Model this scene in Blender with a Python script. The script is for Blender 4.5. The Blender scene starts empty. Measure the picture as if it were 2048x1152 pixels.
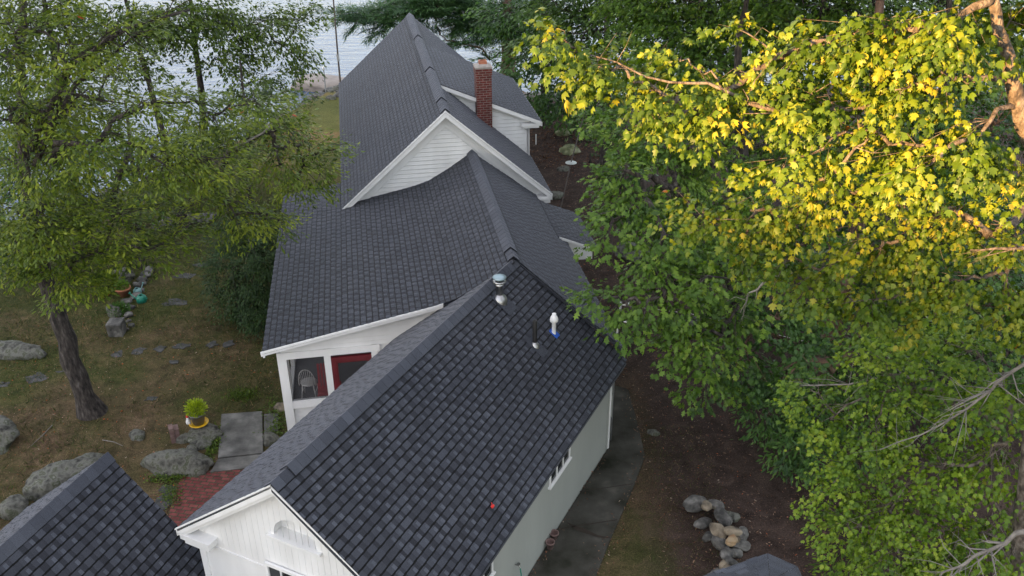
import bpy, math, random
import numpy as np
from mathutils import Vector, Quaternion
R = math.radians
rng = np.random.default_rng(7)
random.seed(7)
sc = bpy.context.scene
# ------------------------------------------------------------------ camera, sky, sun, exposure
CH = 13.44
FPX, PITCH, ROLL = 1812.18, R(28.03), R(-0.393)
cam_d = bpy.data.cameras.new('camera'); cam = bpy.data.objects.new('camera', cam_d)
sc.collection.objects.link(cam); sc.camera = cam
cam_d.sensor_width = 36; cam_d.lens = FPX / 2048 * 36; cam_d.clip_end = 2000; cam_d.clip_start = .1
cam.location = (0, 0, CH)
cam.rotation_euler = (Quaternion((1, 0, 0), math.pi/2 - PITCH) @ Quaternion((0, 0, 1), -ROLL*-1)).to_euler()
SUN_EL, SUN_AZ = 6.0, 225.0          # compass style: 0 = +Y, clockwise
w = bpy.data.worlds.new('World'); sc.world = w; w.use_nodes = True
nt = w.node_tree
sky = nt.nodes.new('ShaderNodeTexSky'); sky.sky_type = 'NISHITA'; sky.sun_disc = False
sky.sun_elevation = R(SUN_EL); sky.sun_rotation = R(SUN_AZ); sky.dust_density = 1.0; sky.ozone_density = 2.0
bg = nt.nodes['Background']; bg.inputs['Strength'].default_value = .15
sky_tint = nt.nodes.new('ShaderNodeMix'); sky_tint.data_type = 'RGBA'; sky_tint.inputs[0].default_value = .45   # even tint mixed into the sky to shift its light
sky_tint.inputs[7].default_value = (3.1, 2.75, 2.6, 1); nt.links.new(sky.outputs[0], sky_tint.inputs[6]); nt.links.new(sky_tint.outputs[2], bg.inputs['Color'])
sun_d = bpy.data.lights.new('sun', 'SUN'); sun_d.energy = 4.6; sun_d.angle = R(.6); sun_d.color = (1, .55, .20)
sun = bpy.data.objects.new('sun', sun_d); sc.collection.objects.link(sun)
sd = Vector((math.sin(R(SUN_AZ))*math.cos(R(SUN_EL)), math.cos(R(SUN_AZ))*math.cos(R(SUN_EL)), math.sin(R(SUN_EL))))
sun.rotation_euler = sd.to_track_quat('Z', 'Y').to_euler(); sun.location = sd*60
sc.view_settings.view_transform = 'Standard'; sc.view_settings.look = 'None'
sc.view_settings.exposure = 2.62; sc.view_settings.gamma = 1
sc.render.engine = 'CYCLES'
sc.cycles.max_bounces = 6; sc.cycles.diffuse_bounces = 2; sc.cycles.glossy_bounces = 2
sc.cycles.transmission_bounces = 4; sc.cycles.transparent_max_bounces = 6
sc.cycles.sample_clamp_indirect = 4

# ------------------------------------------------------------------ photo geometry helpers
def ray(x, y):
    X = x-1024; Y = y-576; c, s = math.cos(ROLL), math.sin(ROLL)
    X, Y = c*X+s*Y, -s*X+c*Y
    ri = X/FPX; up = -Y/FPX
    return np.array([ri, math.cos(PITCH)+up*math.sin(PITCH), -math.sin(PITCH)+up*math.cos(PITCH)])
OC = np.array([0, 0, CH])
def gz(x, y, z=0.): q = ray(x, y); return OC+q*((z-CH)/q[2])       # point at height z
def at(x, y, Y): q = ray(x, y); return OC+q*(Y/q[1])               # point at distance Y
class Fr:
    def __init__(s, o, az):
        a = R(az); s.o = np.array(o, float)[:2]; s.u = np.array([math.sin(a), math.cos(a)]); s.v = np.array([math.cos(a), -math.sin(a)])
    def w(s, u, v, z): return np.array([*(s.o+u*s.u+v*s.v), z])
    def l(s, P): e = np.array(P)[:2]-s.o; return np.array([e@s.u, e@s.v, P[2]])
    def hu(s, x, y, u): q = ray(x, y); t = (u-(OC[:2]-s.o)@s.u)/(q[:2]@s.u); return s.l(OC+q*t)
FA = Fr((-3.630, 10.574), 26.084)
FB = Fr((-.029, 18.479), -9.517)
FC = Fr(FB.w(6.738, -.751, 0), -9.757)

# ------------------------------------------------------------------ materials
def new_mat(name):
    m = bpy.data.materials.new(name); m.use_nodes = True
    return m, m.node_tree.nodes, m.node_tree.links, m.node_tree.nodes['Principled BSDF']
def ramp(N, stops):
    r = N.new('ShaderNodeValToRGB'); e = r.color_ramp.elements
    while len(e) < len(stops): e.new(.5)
    for k, (p, c) in zip(e, stops): k.position = p; k.color = (*c, 1)
    return r
def noise(N, L, co, scale, detail=4, rough=.55, dist=0):
    n = N.new('ShaderNodeTexNoise'); n.inputs['Scale'].default_value = scale; n.inputs['Detail'].default_value = detail
    n.inputs['Roughness'].default_value = rough; n.inputs['Distortion'].default_value = dist
    L.new(co, n.inputs['Vector']); return n
def mixc(N, L, f, a, b, mode='MIX'):
    x = N.new('ShaderNodeMix'); x.data_type = 'RGBA'; x.blend_type = mode
    for sck, v in ((x.inputs[0], f), (x.inputs[6], a), (x.inputs[7], b)):
        if hasattr(v, 'links'): L.new(v, sck)
        elif isinstance(v, (int, float)): sck.default_value = v
        else: sck.default_value = (*v, 1)
    return x.outputs[2]
def simple(name, c1, c2=None, scale=3., rough=.6, bump=0., bscale=None, metal=0., detail=5, spec=.5, stops=None, stretch=None, coat=0):
    m, N, L, B = new_mat(name)
    tc = N.new('ShaderNodeTexCoord'); co = tc.outputs['Object']
    if stretch:
        mp = N.new('ShaderNodeMapping'); mp.inputs['Scale'].default_value = stretch; L.new(co, mp.inputs['Vector']); co = mp.outputs[0]
    n = noise(N, L, co, scale, detail)
    if stops is None: stops = [(.3, c1), (.7, c2 or c1)]
    r = ramp(N, stops); L.new(n.outputs['Fac'], r.inputs[0]); L.new(r.outputs[0], B.inputs['Base Color'])
    B.inputs['Roughness'].default_value = rough; B.inputs['Metallic'].default_value = metal
    B.inputs['Specular IOR Level'].default_value = spec
    if bump:
        n2 = noise(N, L, co, bscale or scale*4, 6, .65); b = N.new('ShaderNodeBump'); b.inputs['Strength'].default_value = bump
        b.inputs['Distance'].default_value = .05; L.new(n2.outputs['Fac'], b.inputs['Height']); L.new(b.outputs[0], B.inputs['Normal'])
    return m
M = {}
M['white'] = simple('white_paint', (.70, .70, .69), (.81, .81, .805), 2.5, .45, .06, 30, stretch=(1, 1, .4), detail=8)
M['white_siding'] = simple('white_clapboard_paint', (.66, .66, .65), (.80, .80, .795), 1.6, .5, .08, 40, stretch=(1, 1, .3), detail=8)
M['grey_wall'] = simple('shade_darkened_side_wall_paint', (.25, .265, .245), (.31, .325, .30), .7, .6, .1, 25, stretch=(1, 1, .35))  # wall colour darkened to carry the shade of the trees beside it
M['dark'] = simple('dark_interior', (.02, .018, .016), (.035, .03, .028), 3, .8)
M['porch_floor'] = simple('grey_porch_floor', (.10, .10, .105), (.14, .14, .145), 2, .6, .1, 10)
M['red'] = simple('dark_red_paint', (.10, .007, .012), (.14, .012, .018), 4, .45)
M['redcloth'] = simple('red_cloth', (.45, .02, .03), (.55, .04, .05), 6, .8)
M['steel'] = simple('galvanised_steel', (.28, .28, .28), (.48, .48, .48), 9, .38, .05, 20, metal=1)
M['steelcap'] = simple('grey_blue_steel_cap', (.22, .30, .33), (.30, .38, .40), 5, .4, metal=.7)
M['black'] = simple('black_plastic_pipe', (.012, .012, .013), (.02, .02, .02), 4, .45)
M['blue'] = simple('blue_flashing', (.01, .07, .38), (.02, .10, .46), 8, .45)
M['mast'] = simple('dull_aluminium', (.30, .31, .32), (.42, .43, .44), 6, .45, metal=.6)
M['darkpole'] = simple('dark_weathered_pole', (.06, .05, .045), (.12, .10, .09), 8, .7)
M['terracotta'] = simple('terracotta', (.32, .11, .06), (.42, .17, .10), 12, .8)
M['green'] = simple('green_plastic', (.01, .16, .11), (.02, .22, .15), 6, .35)
M['teal'] = simple('pale_teal_plastic', (.12, .24, .24), (.18, .32, .31), 6, .4)
M['potgrey'] = simple('grey_plastic_pot', (.13, .13, .14), (.17, .17, .18), 6, .5)
M['yellow'] = simple('yellow_plastic', (.65, .38, .01), (.75, .45, .02), 6, .4)
M['redp'] = simple('red_plastic', (.55, .02, .015), (.6, .03, .02), 6, .4)
M['bark'] = simple('grey_brown_bark', None, None, 14, .95, 1.0, 22, stretch=(1, 1, .3), stops=[(.35, (.012, .010, .009)), (.5, (.045, .037, .032)), (.64, (.085, .072, .064)), (.75, (.16, .15, .14))])
M['palebark'] = simple('grey_maple_bark', None, None, 16, .9, .8, 30, stretch=(1, 1, .5), stops=[(.35, (.045, .036, .030)), (.5, (.12, .098, .082)), (.65, (.21, .185, .16))])
M['redbark'] = simple('red_brown_pine_bark', None, None, 6, .9, 1.0, 14, stretch=(1, 1, .22), stops=[(.3, (.05, .028, .02)), (.55, (.15, .09, .065)), (.75, (.24, .16, .12))])
M['deadwood'] = simple('bleached_dead_wood', (.12, .11, .10), (.25, .23, .21), 10, .85, .3, 30)
M['granite'] = simple('lichen_granite', None, None, 5, .9, .9, 9, stops=[(.33, (.020, .020, .017)), (.43, (.080, .080, .068)), (.52, (.13, .13, .112)), (.60, (.055, .062, .035)), (.66, (.12, .125, .10)), (.74, (.27, .275, .24))])
M['fieldstone'] = simple('tan_fieldstone', None, None, 4, .85, .6, 9, stops=[(.35, (.06, .05, .04)), (.5, (.17, .14, .10)), (.65, (.28, .235, .17))])
M['greystone'] = simple('grey_fieldstone', None, None, 4, .85, .7, 9, stops=[(.35, (.030, .030, .028)), (.5, (.085, .082, .076)), (.65, (.19, .185, .17))])
M['orangestone'] = simple('orange_stained_stone', None, None, 4, .85, .5, 9, stops=[(.3, (.22, .08, .03)), (.5, (.26, .18, .10)), (.7, (.30, .25, .17))])
M['mossrock'] = simple('mossy_rock', None, None, 4, .95, .8, 10, stops=[(.3, (.05, .06, .03)), (.5, (.20, .22, .11)), (.7, (.33, .33, .22))])
M['flag'] = simple('grey_flagstone', None, None, 5, .9, .5, 12, stops=[(.3, (.028, .030, .026)), (.5, (.055, .056, .055)), (.75, (.10, .10, .098))])
M['concrete'] = simple('weathered_concrete', None, None, 1.3, .95, .35, 24, detail=11, spec=.1, stops=[(.32, (.022, .023, .016)), (.46, (.050, .049, .040)), (.6, (.072, .069, .060)), (.7, (.11, .105, .088))])
M['slabstone'] = simple('cracked_grey_paving', None, None, 2.2, .9, .5, 14, detail=9, stops=[(.3, (.055, .055, .05)), (.5, (.12, .118, .11)), (.7, (.22, .215, .20))])
M['soil'] = simple('dark_soil', (.02, .014, .01), (.04, .03, .02), 8, .95)

def shingle_mat():
    m, N, L, B = new_mat('charcoal_asphalt_shingle')
    a = N.new('ShaderNodeAttribute'); a.attribute_name = 'tone'
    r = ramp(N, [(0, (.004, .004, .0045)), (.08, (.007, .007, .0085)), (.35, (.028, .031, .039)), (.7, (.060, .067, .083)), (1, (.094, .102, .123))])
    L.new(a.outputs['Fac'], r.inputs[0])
    tc = N.new('ShaderNodeTexCoord')
    n = noise(N, L, tc.outputs['Object'], 160, 2, .8)
    r2 = ramp(N, [(.3, (.55, .55, .55)), (.7, (1.5, 1.5, 1.5))]); L.new(n.outputs['Fac'], r2.inputs[0])
    c = mixc(N, L, 1.0, r.outputs[0], r2.outputs[0], 'MULTIPLY')
    n3 = noise(N, L, tc.outputs['Object'], .7, 4, .6)
    r3 = ramp(N, [(.3, (.82, .82, .84)), (.7, (1.2, 1.17, 1.14))]); L.new(n3.outputs['Fac'], r3.inputs[0])
    c = mixc(N, L, 1.0, c, r3.outputs[0], 'MULTIPLY')
    L.new(c, B.inputs['Base Color']); B.inputs['Roughness'].default_value = .75; B.inputs['Specular IOR Level'].default_value = .16; B.inputs['Sheen Weight'].default_value = .32; B.inputs['Sheen Roughness'].default_value = .35; B.inputs['Sheen Tint'].default_value = (.75, .78, .88, 1)
    b = N.new('ShaderNodeBump'); b.inputs['Strength'].default_value = .5; b.inputs['Distance'].default_value = .01
    L.new(n.outputs['Fac'], b.inputs['Height']); L.new(b.outputs[0], B.inputs['Normal'])
    return m
M['shingle'] = shingle_mat()
def brick_mat(name, c1, c2, mortar, sx, sy, msize, uvname=True):
    m, N, L, B = new_mat(name)
    u = N.new('ShaderNodeUVMap'); u.uv_map = 'uv'
    t = N.new('ShaderNodeTexBrick'); t.inputs['Color1'].default_value = (*c1, 1); t.inputs['Color2'].default_value = (*c2, 1)
    t.inputs['Mortar'].default_value = (*mortar, 1); t.inputs['Scale'].default_value = 1; t.inputs['Mortar Size'].default_value = msize
    t.inputs['Brick Width'].default_value = sx; t.inputs['Row Height'].default_value = sy; t.inputs['Mortar Smooth'].default_value = .2
    L.new(u.outputs[0], t.inputs['Vector'])
    tc = N.new('ShaderNodeTexCoord'); n = noise(N, L, tc.outputs['Object'], 9, 6, .65)
    r2 = ramp(N, [(.3, (.6, .6, .6)), (.7, (1.3, 1.3, 1.3))]); L.new(n.outputs['Fac'], r2.inputs[0])
    c = mixc(N, L, 1.0, t.outputs['Color'], r2.outputs[0], 'MULTIPLY'); L.new(c, B.inputs['Base Color'])
    B.inputs['Roughness'].default_value = .9
    iv = N.new('ShaderNodeMath'); iv.operation = 'SUBTRACT'; iv.inputs[0].default_value = 1; L.new(t.outputs['Fac'], iv.inputs[1])
    ad = N.new('ShaderNodeMath'); ad.operation = 'MULTIPLY_ADD'; ad.inputs[1].default_value = .5; L.new(n.outputs['Fac'], ad.inputs[0]); L.new(iv.outputs[0], ad.inputs[2])
    b = N.new('ShaderNodeBump'); b.inputs['Strength'].default_value = .6; b.inputs['Distance'].default_value = .012
    L.new(ad.outputs[0], b.inputs['Height']); L.new(b.outputs[0], B.inputs['Normal'])
    return m
M['brick'] = brick_mat('red_chimney_brick', (.085, .012, .010), (.14, .024, .018), (.20, .17, .15), .21, .075, .009)
M['paver'] = brick_mat('mossy_brick_paving', (.12, .022, .022), (.19, .05, .045), (.04, .045, .022), .2, .105, .012)
def leaf_mat(name, stops, trans=.35, rough=.45):
    m, N, L, B = new_mat(name)
    a = N.new('ShaderNodeAttribute'); a.attribute_name = 'tone'
    r = ramp(N, stops); L.new(a.outputs['Fac'], r.inputs[0]); L.new(r.outputs[0], B.inputs['Base Color'])
    B.inputs['Roughness'].default_value = rough; B.inputs['Specular IOR Level'].default_value = .35
    t = N.new('ShaderNodeBsdfTranslucent')
    c = mixc(N, L, 1.0, r.outputs[0], (1.3, 1.25, .55), 'MULTIPLY'); L.new(c, t.inputs['Color'])
    mx = N.new('ShaderNodeMixShader'); mx.inputs[0].default_value = trans
    L.new(B.outputs[0], mx.inputs[1]); L.new(t.outputs[0], mx.inputs[2]); L.new(mx.outputs[0], N['Material Output'].inputs['Surface'])
    return m
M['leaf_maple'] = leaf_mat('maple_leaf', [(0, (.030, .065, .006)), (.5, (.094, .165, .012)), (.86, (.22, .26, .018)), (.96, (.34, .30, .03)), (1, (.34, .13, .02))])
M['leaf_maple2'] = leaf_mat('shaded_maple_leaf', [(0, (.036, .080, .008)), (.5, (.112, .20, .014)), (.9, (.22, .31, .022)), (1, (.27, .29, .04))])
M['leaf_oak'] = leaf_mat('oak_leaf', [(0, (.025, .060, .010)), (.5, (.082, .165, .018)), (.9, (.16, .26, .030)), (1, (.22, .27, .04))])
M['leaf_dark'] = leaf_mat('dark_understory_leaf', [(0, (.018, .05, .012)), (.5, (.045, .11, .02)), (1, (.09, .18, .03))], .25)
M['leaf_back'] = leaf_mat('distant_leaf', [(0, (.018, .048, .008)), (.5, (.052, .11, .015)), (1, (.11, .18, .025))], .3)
M['leaf_left'] = leaf_mat('ash_leaf', [(0, (.030, .058, .007)), (.5, (.105, .160, .014)), (.93, (.24, .29, .028)), (.985, (.30, .22, .03)), (1, (.40, .07, .02))])
M['leaf_left2'] = leaf_mat('shore_tree_leaf', [(0, (.024, .050, .008)), (.6, (.08, .135, .014)), (1, (.16, .22, .026))], .3)
M['needle'] = leaf_mat('pine_needles', [(0, (.015, .05, .018)), (.6, (.04, .10, .03)), (1, (.08, .17, .04))], .15, .6)
M['juniper'] = leaf_mat('juniper_foliage', [(0, (.010, .030, .008)), (.6, (.025, .06, .014)), (1, (.06, .11, .02))], .15, .6)
M['lime'] = leaf_mat('lime_green_leaf', [(0, (.14, .22, .01)), (.6, (.30, .40, .02)), (1, (.45, .52, .04))], .35)
M['grassblade'] = leaf_mat('grass_blade', [(0, (.018, .036, .008)), (.5, (.055, .080, .014)), (.8, (.12, .11, .035)), (1, (.24, .17, .09))], .2, .7)
M['woods'] = simple('far_wood_foliage', (.02, .05, .012), (.04, .09, .02), 3, .8)
M['litter'] = leaf_mat('fallen_leaves', [(0, (.05, .025, .015)), (.5, (.12, .06, .035)), (.8, (.24, .15, .10)), (.93, (.40, .33, .27)), (1, (.40, .10, .03))], .1, .8)
def ground_mat():
    m, N, L, B = new_mat('yard_ground')
    g = N.new('ShaderNodeTexCoord'); co = g.outputs['Object']
    sx = N.new('ShaderNodeSeparateXYZ'); L.new(co, sx.inputs[0])
    n1 = noise(N, L, co, .28, 6, .6); n2 = noise(N, L, co, 2.2, 6, .7, .6); n3 = noise(N, L, co, 30, 4, .8)
    grass = ramp(N, [(.28, (.030, .040, .012)), (.5, (.066, .074, .022)), (.72, (.125, .105, .042))]); L.new(n2.outputs['Fac'], grass.inputs[0])
    dry = ramp(N, [(.3, (.06, .040, .024)), (.5, (.130, .088, .052)), (.72, (.22, .155, .095))]); L.new(n2.outputs['Fac'], dry.inputs[0])
    mulch = ramp(N, [(.3, (.024, .016, .013)), (.5, (.056, .039, .032)), (.72, (.10, .070, .057))]); L.new(n2.outputs['Fac'], mulch.inputs[0])
    # worn turf: more bare soil nearer the patio
    def mr(src, a, b):
        x = N.new('ShaderNodeMapRange'); x.inputs['From Min'].default_value = a; x.inputs['From Max'].default_value = b
        L.new(src, x.inputs['Value']); return x.outputs[0]
    def math_(op, a, b):
        x = N.new('ShaderNodeMath'); x.operation = op; x.use_clamp = True
        for i, v in enumerate((a, b)):
            if hasattr(v, 'links'): L.new(v, x.inputs[i])
            else: x.inputs[i].default_value = v
        return x.outputs[0]
    yb = mr(sx.outputs['Y'], 27, 17)
    f = N.new('ShaderNodeMath'); f.operation = 'MULTIPLY_ADD'; L.new(n1.outputs['Fac'], f.inputs[0]); f.inputs[1].default_value = 4.0; f.inputs[2].default_value = -2.25
    f2 = N.new('ShaderNodeMath'); f2.operation = 'MULTIPLY_ADD'; L.new(yb, f2.inputs[0]); f2.inputs[1].default_value = .95; L.new(f.outputs[0], f2.inputs[2]); f2.use_clamp = True
    c = mixc(N, L, f2.outputs[0], grass.outputs[0], dry.outputs[0])
    fg = ramp(N, [(.3, (.07, .085, .02)), (.5, (.13, .13, .035)), (.66, (.24, .15, .07))]); L.new(n1.outputs['Fac'], fg.inputs[0])
    c = mixc(N, L, mr(sx.outputs['Y'], 33, 38), c, fg.outputs[0])
    # mulch and gravel side, right of the house
    nx = N.new('ShaderNodeMath'); nx.operation = 'MULTIPLY_ADD'; L.new(n2.outputs['Fac'], nx.inputs[0]); nx.inputs[1].default_value = 2.4; L.new(sx.outputs['X'], nx.inputs[2])
    xm = mr(nx.outputs[0], 3.6, 4.8)
    yfar = mr(sx.outputs['Y'], 17.5, 21); xr = mr(sx.outputs['X'], -1, 0)
    fm = math_('MAXIMUM', math_('MULTIPLY', yfar, xr), xm)
    rm = mr(sx.outputs['X'], -1, .5)
    c = mixc(N, L, math_('MULTIPLY', fm, rm), c, mulch.outputs[0])
    rk = ramp(N, [(.3, (.10, .09, .08)), (.5, (.22, .20, .18)), (.7, (.36, .33, .30))]); L.new(n2.outputs['Fac'], rk.inputs[0])
    c = mixc(N, L, mr(sx.outputs['Z'], -.25, -.7), c, rk.outputs[0])
    sp = ramp(N, [(.35, (.45, .45, .45)), (.55, (1, 1, 1)), (.7, (1.9, 1.8, 1.7))]); L.new(n3.outputs['Fac'], sp.inputs[0])
    c = mixc(N, L, 1.0, c, sp.outputs[0], 'MULTIPLY'); L.new(c, B.inputs['Base Color']); B.inputs['Roughness'].default_value = .95
    B.inputs['Specular IOR Level'].default_value = .15
    b = N.new('ShaderNodeBump'); b.inputs['Strength'].default_value = .8; b.inputs['Distance'].default_value = .04
    ad = N.new('ShaderNodeMath'); ad.operation = 'ADD'; L.new(n3.outputs['Fac'], ad.inputs[0]); L.new(n2.outputs['Fac'], ad.inputs[1])
    L.new(ad.outputs[0], b.inputs['Height']); L.new(b.outputs[0], B.inputs['Normal'])
    return m
M['ground'] = ground_mat()
def water_mat():
    m, N, L, B = new_mat('lake_water')
    g = N.new('ShaderNodeTexCoord'); mp = N.new('ShaderNodeMapping'); mp.inputs['Scale'].default_value = (.35, 1.1, 1); mp.inputs['Rotation'].default_value = (0, 0, R(-6))
    L.new(g.outputs['Object'], mp.inputs['Vector'])
    n = noise(N, L, mp.outputs[0], 1.6, 5, .6, .4)
    B.inputs['Base Color'].default_value = (.085, .125, .20, 1); B.inputs['Roughness'].default_value = .16; B.inputs['IOR'].default_value = 1.33
    b = N.new('ShaderNodeBump'); b.inputs['Strength'].default_value = .55; b.inputs['Distance'].default_value = .22
    L.new(n.outputs['Fac'], b.inputs['Height']); L.new(b.outputs[0], B.inputs['Normal'])
    return m
M['water'] = water_mat()
def glass_mat():
    m, N, L, B = new_mat('window_glass')
    B.inputs['Base Color'].default_value = (.015, .018, .02, 1); B.inputs['Roughness'].default_value = .06
    return m
M['glass'] = glass_mat()
def screen_mat():
    m, N, L, B = new_mat('insect_screen')
    t = N.new('ShaderNodeBsdfTransparent'); t.inputs[0].default_value = (.80, .80, .80, 1)
    g = N.new('ShaderNodeBsdfDiffuse'); g.inputs[0].default_value = (.10, .10, .11, 1)
    mx = N.new('ShaderNodeMixShader'); mx.inputs[0].default_value = .2
    L.new(t.outputs[0], mx.inputs[1]); L.new(g.outputs[0], mx.inputs[2]); L.new(mx.outputs[0], N['Material Output'].inputs['Surface'])
    return m
M['screen'] = screen_mat()

# ------------------------------------------------------------------ mesh helpers
class MB:
    def __init__(s): s.v = []; s.f = []; s.t = []; s.uv = []
    def add(s, vs, fs, tone=.5, uvs=None):
        b = len(s.v); s.v += [tuple(map(float, p)) for p in vs]
        for i, f in enumerate(fs):
            s.f.append(tuple(b+k for k in f)); s.t.append(tone if not hasattr(tone, '__len__') else tone[i])
            s.uv.append(uvs[i] if uvs else None)
        return s
    def hexa(s, p, tone=.5):   # p: 4 bottom + 4 top corners
        return s.add(p, [(0, 3, 2, 1), (4, 5, 6, 7), (0, 1, 5, 4), (1, 2, 6, 5), (2, 3, 7, 6), (3, 0, 4, 7)], tone)
    def fbox(s, F, u0, u1, v0, v1, z0, z1, tone=.5):
        c = [(u0, v0), (u1, v0), (u1, v1), (u0, v1)]
        return s.hexa([F.w(a, b, z0) for a, b in c]+[F.w(a, b, z1) for a, b in c], tone)
    def frake(s, F, u0, u1, va, za, vb, zb, d0, d1):  # board following a slope line (va,za)-(vb,zb); d = depth below it
        return s.hexa([F.w(u0, va, za-d1), F.w(u1, va, za-d1), F.w(u1, vb, zb-d1), F.w(u0, vb, zb-d1),
                       F.w(u0, va, za-d0), F.w(u1, va, za-d0), F.w(u1, vb, zb-d0), F.w(u0, vb, zb-d0)])
    def tube(s, pts, rad, n=8, tone=.5, cap=True):
        pts = [np.array(p, float) for p in pts]; rad = [rad]*len(pts) if not hasattr(rad, '__len__') else rad
        b = len(s.v); ref = None
        for i, p in enumerate(pts):
            t = pts[min(i+1, len(pts)-1)]-pts[max(i-1, 0)]; t = t/(np.linalg.norm(t)+1e-9)
            if ref is None: ref = np.array([1., 0, 0]) if abs(t[0]) < .8 else np.array([0, 1., 0])
            x = np.cross(t, ref); x /= np.linalg.norm(x)+1e-9; y = np.cross(t, x); ref = y*-1 if False else np.cross(x, t)
            for k in range(n):
                a = 2*math.pi*k/n; s.v.append(tuple(p+rad[i]*(math.cos(a)*x+math.sin(a)*y)))
        for i in range(len(pts)-1):
            for k in range(n):
                s.f.append((b+i*n+k, b+i*n+(k+1) % n, b+(i+1)*n+(k+1) % n, b+(i+1)*n+k)); s.t.append(tone); s.uv.append(None)
        if cap:
            s.f.append(tuple(b+k for k in range(n))[::-1]); s.f.append(tuple(b+(len(pts)-1)*n+k for k in range(n))); s.t += [tone]*2; s.uv += [None]*2
        return s
    def lathe(s, c, prof, n=20, axis=(0, 0, 1)):   # prof: (r, z)
        c = np.array(c, float); ax = np.array(axis, float); ax /= np.linalg.norm(ax)
        x = np.cross(ax, (0, 1, 0) if abs(ax[1]) < .9 else (1, 0, 0)); x /= np.linalg.norm(x); y = np.cross(ax, x); b = len(s.v)
        for r, z in prof:
            for k in range(n):
                a = 2*math.pi*k/n; s.v.append(tuple(c+ax*z+r*(math.cos(a)*x+math.sin(a)*y)))
        for i in range(len(prof)-1):
            for k in range(n):
                s.f.append((b+i*n+k, b+i*n+(k+1) % n, b+(i+1)*n+(k+1) % n, b+(i+1)*n+k)); s.t.append(.5); s.uv.append(None)
        return s
    def rock(s, c, size, seed, rot=0, sub=3, rough=.22, flat=1.):
        r = np.random.default_rng(seed); import bmesh
        bm = bmesh.new(); bmesh.ops.create_icosphere(bm, subdivisions=sub, radius=1)
        V = np.array([v.co[:] for v in bm.verts]); F = [tuple(v.index for v in f.verts) for f in bm.faces]; bm.free()
        d = np.ones(len(V))
        for k in range(9):          # facets cut by random planes, then lumps
            n = r.normal(size=3); n /= np.linalg.norm(n); h = .62+.3*r.random(); q = V@n; V = np.where((q > h)[:, None], V-(q-h)[:, None]*n*.8, V)
        for k in range(16):
            n = r.normal(size=3)*(1.5+k*1.1); d += rough*np.sin(V@n+r.random()*6)/(k+1.5)
        V = V*d[:, None]*np.array(size)/1.0
        if flat < 1: V[:, 2] = np.minimum(V[:, 2], size[2]*flat+.02*np.sin(V[:, 0]*9))
        ca, sa = math.cos(rot), math.sin(rot); V = V@np.array([[ca, sa, 0], [-sa, ca, 0], [0, 0, 1]])+np.array(c)
        s.add(V, F); return s
def link(o, parent=None):
    sc.collection.objects.link(o)
    if parent is not None: o.parent = parent
    return o
def build(name, mb, mat, parent=None, loc=None, smooth=False):
    me = bpy.data.meshes.new(name)
    base = np.array(parent['_b'][:] if parent is not None else (loc if loc is not None else (0, 0, 0)), float)
    V = np.array(mb.v, float)-base
    me.from_pydata(V.tolist(), [], mb.f); me.materials.append(M[mat])
    at_ = me.attributes.new('tone', 'FLOAT', 'FACE'); at_.data.foreach_set('value', np.array(mb.t, np.float32))
    if any(u is not None for u in mb.uv):
        ul = me.uv_layers.new(name='uv'); a = []
        for f, u in zip(mb.f, mb.uv): a += [c for p in (u or [(0, 0)]*len(f)) for c in p]
        ul.data.foreach_set('uv', np.array(a, np.float32))
    if smooth: me.polygons.foreach_set('use_smooth', [True]*len(me.polygons))
    o = bpy.data.objects.new(name, me); link(o, parent)
    o['_b'] = base.tolist()
    if parent is None: o.location = base.tolist()
    return o
def tag(o, label=None, cat=None, group=None, kind=None):
    if label: o['label'] = label
    if cat: o['category'] = cat
    if group: o['group'] = group
    if kind: o['kind'] = kind
    return o
def thing(name, loc, label, cat, group=None):
    o = bpy.data.objects.new(name, None); o.location = tuple(map(float, loc)); o['_b'] = [float(x) for x in loc]
    o.empty_display_size = .2; sc.collection.objects.link(o); return tag(o, label, cat, group)
def fast_mesh(name, V, nper, faces_local, tones, mat, parent, smooth=False):
    """V: (n, k, 3) copies of one template; faces_local: list of index tuples into the template."""
    n, k, _ = V.shape
    base = np.array(parent['_b'][:] if parent is not None else (0, 0, 0), float)
    me = bpy.data.meshes.new(name); me.vertices.add(n*k); me.vertices.foreach_set('co', (V-base).reshape(-1).astype(np.float32))
    lt = np.concatenate([np.array(f) for f in faces_local]); ls = np.array([len(f) for f in faces_local]); nl = len(lt)
    loops = (lt[None, :]+(np.arange(n)*k)[:, None]).reshape(-1)
    starts = (np.concatenate([[0], np.cumsum(ls)[:-1]])[None, :]+(np.arange(n)*nl)[:, None]).reshape(-1)
    me.loops.add(len(loops)); me.loops.foreach_set('vertex_index', loops.astype(np.int32))
    me.polygons.add(len(starts)); me.polygons.foreach_set('loop_start', starts.astype(np.int32))
    me.polygons.foreach_set('loop_total', np.tile(ls, n).astype(np.int32))
    me.update(calc_edges=True); me.materials.append(M[mat])
    a = me.attributes.new('tone', 'FLOAT', 'FACE'); a.data.foreach_set('value', np.repeat(tones, len(faces_local)).astype(np.float32))
    o = bpy.data.objects.new(name, me); link(o, parent); o['_b'] = base.tolist()
    return o

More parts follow.
